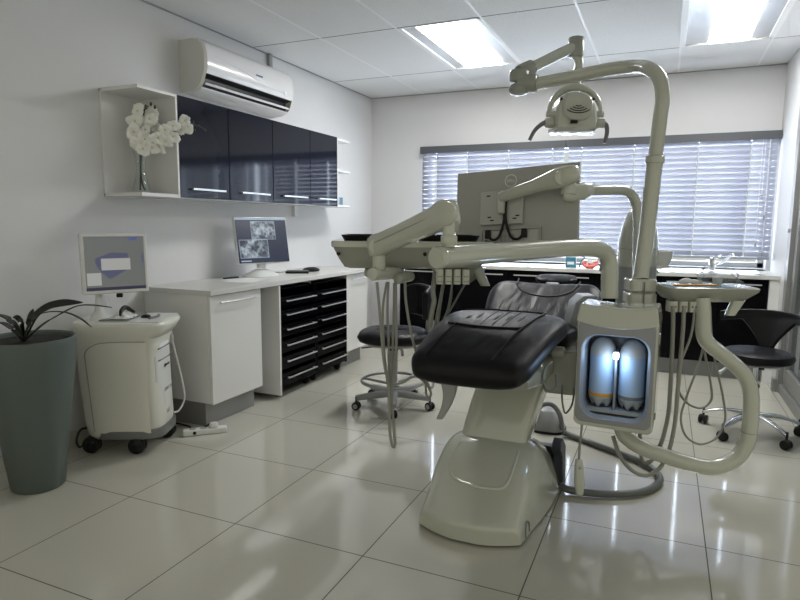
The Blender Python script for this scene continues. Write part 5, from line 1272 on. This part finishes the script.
# back post and curved back pad on the side away from the door
obj('back_sleeve', MB().rcyl((0.235, 0.03, 0.44), (0.245, 0.03, 0.60), 0.028, 0.004, 18), M['mid_grey'], t)
obj('back_post', MB().tube([(0.17, 0.02, 0.45), (0.235, 0.03, 0.455), (0.245, 0.03, 0.60), (0.25, 0.03, 0.75)], 0.014, 10), M['mid_grey'], t)
def backpad(u, v):
    a = -0.55+1.9*u; r = 0.255
    th_ = 0.0
    return Vector((r*math.cos(a)*0.98, r*math.sin(a), 0.60+0.23*v*(1-0.25*(2*u-1)**4)+0.03*(2*u-1)**2))
bpo = obj('back_pad', MB().grid(backpad, 20, 8), M['leather'], t)
so = bpo.modifiers.new('thick', 'SOLIDIFY'); so.thickness = 0.035; so.offset = 0
so = bpo.modifiers.new('round', 'BEVEL'); so.width = 0.014; so.segments = 3
t.location = (-1.645, 3.655, 0); t.rotation_euler = (0, 0, 0.30)

t = thing('assistant_stool', 'round black stool with wrap-around back and chrome star base, by the glazed door', 'stool')
five_star(t, M['chrome'], 0.270, 0.112, None, 1.0, 0.27)
obj('column', MB().lathe([(0.032, 0.075), (0.032, 0.13), (0.026, 0.14), (0.026, 0.30), (0.014, 0.302), (0.014, 0.43)], n=24), M['chrome'], t)
obj('column_cap', MB().lathe([(0.0275, 0.285), (0.029, 0.29), (0.029, 0.302), (0.026, 0.305)], n=24), M['black_plastic'], t)
obj('seat_pan', MB().box((-0.11, -0.10, 0.425), (0.11, 0.10, 0.442)), M['cart_light'], t, bevel=0.006)
obj('pan_bolts', MB().box((-0.08, -0.106, 0.418), (-0.05, -0.09, 0.43)).box((0.0, -0.106, 0.418), (0.03, -0.09, 0.43)), M['black_plastic'], t)
obj('seat', MB().lathe([(0.13, 0.442), (0.165, 0.445), (0.190, 0.458), (0.198, 0.478), (0.190, 0.500), (0.165, 0.512), (0.12, 0.515), (0.0, 0.510)], n=56), M['leather'], t)
obj('height_lever', MB().tube([(-0.06, -0.05, 0.425), (-0.15, -0.10, 0.418), (-0.185, -0.12, 0.395), (-0.20, -0.13, 0.385)], lambda q: 0.006+0.007*q, 10), M['cart_light'], t)
def wrap(u, v):
    a = 1.15 + (u-0.5)*3.0
    s_ = abs(u-0.5)*2
    lo = 0.505 + 0.165*max(0.0, min(1, (s_-0.16)/0.34))**0.75
    hi = 0.735 - 0.01*s_
    r = 0.155 + 0.065*min(1, ((lo+(hi-lo)*v)-0.5)/0.2)
    return Vector((r*math.cos(a), r*math.sin(a), lo+(hi-lo)*v))
wpo = obj('wrap_back', MB().grid(wrap, 48, 10), M['black_plastic'], t)
so = wpo.modifiers.new('thick', 'SOLIDIFY'); so.thickness = 0.022; so.offset = 0
so = wpo.modifiers.new('round', 'BEVEL'); so.width = 0.007; so.segments = 2
t.location = (0.540, 4.08, 0); t.rotation_euler = (0, 0, 0.0)

# ------------------------------------------------------------------ daylight and world
def area(name, loc, rot, sx, sy, e, col):
    l = bpy.data.lights.new(name, 'AREA'); l.shape = 'RECTANGLE'; l.size = sx; l.size_y = sy; l.energy = e; l.color = col
    o = bpy.data.objects.new(name, l); C.objects.link(o); o.location = loc; o.rotation_euler = rot
    return o
DAY = 340.0
area('daylight', (-0.78, 6.75, 1.55), (-PI/2, 0, 0), 3.8, 1.9, DAY, (0.82, 0.89, 1.0))
wd = bpy.data.worlds.new('world'); sc.world = wd; wd.use_nodes = True
bg = wd.node_tree.nodes['Background']; bg.inputs['Color'].default_value = (1.0, 0.98, 0.83, 1); bg.inputs["Strength"].default_value = 0.50

# ------------------------------------------------------------------ camera
cam = bpy.data.cameras.new('camera'); co = bpy.data.objects.new('camera', cam); C.objects.link(co)
F_, YAW, PIT, ROL = 602.0, 0.4125, 0.1272, -0.0072
R_ = Vector((math.cos(YAW), math.sin(YAW), 0)); Fh = Vector((-math.sin(YAW), math.cos(YAW), 0))
Fw = Fh*math.cos(PIT) - Vector((0, 0, 1))*math.sin(PIT); U_ = Vector((0, 0, 1))*math.cos(PIT) + Fh*math.sin(PIT)
rt = R_*math.cos(ROL) - U_*math.sin(ROL); up = R_*math.sin(ROL) + U_*math.cos(ROL)
mt = Matrix((rt, up, -Fw)).transposed().to_4x4(); mt.translation = (0, 0, 1.25)
co.matrix_world = mt
cam.sensor_width = 36; cam.lens = F_/800*36; cam.clip_start = 0.05; cam.clip_end = 60
sc.camera = co

vs_ = sc.view_settings
vs_.view_transform = 'Standard'; vs_.look = 'None'; vs_.gamma = 1; vs_.use_curve_mapping = False; vs_.exposure = 0.36
sc.cycles.use_denoising = True
sc.cycles.max_bounces = 8; sc.cycles.diffuse_bounces = 5; sc.cycles.glossy_bounces = 4; sc.cycles.transparent_max_bounces = 12
sc.cycles.sample_clamp_indirect = 8.0
sc.cycles.caustics_reflective = False
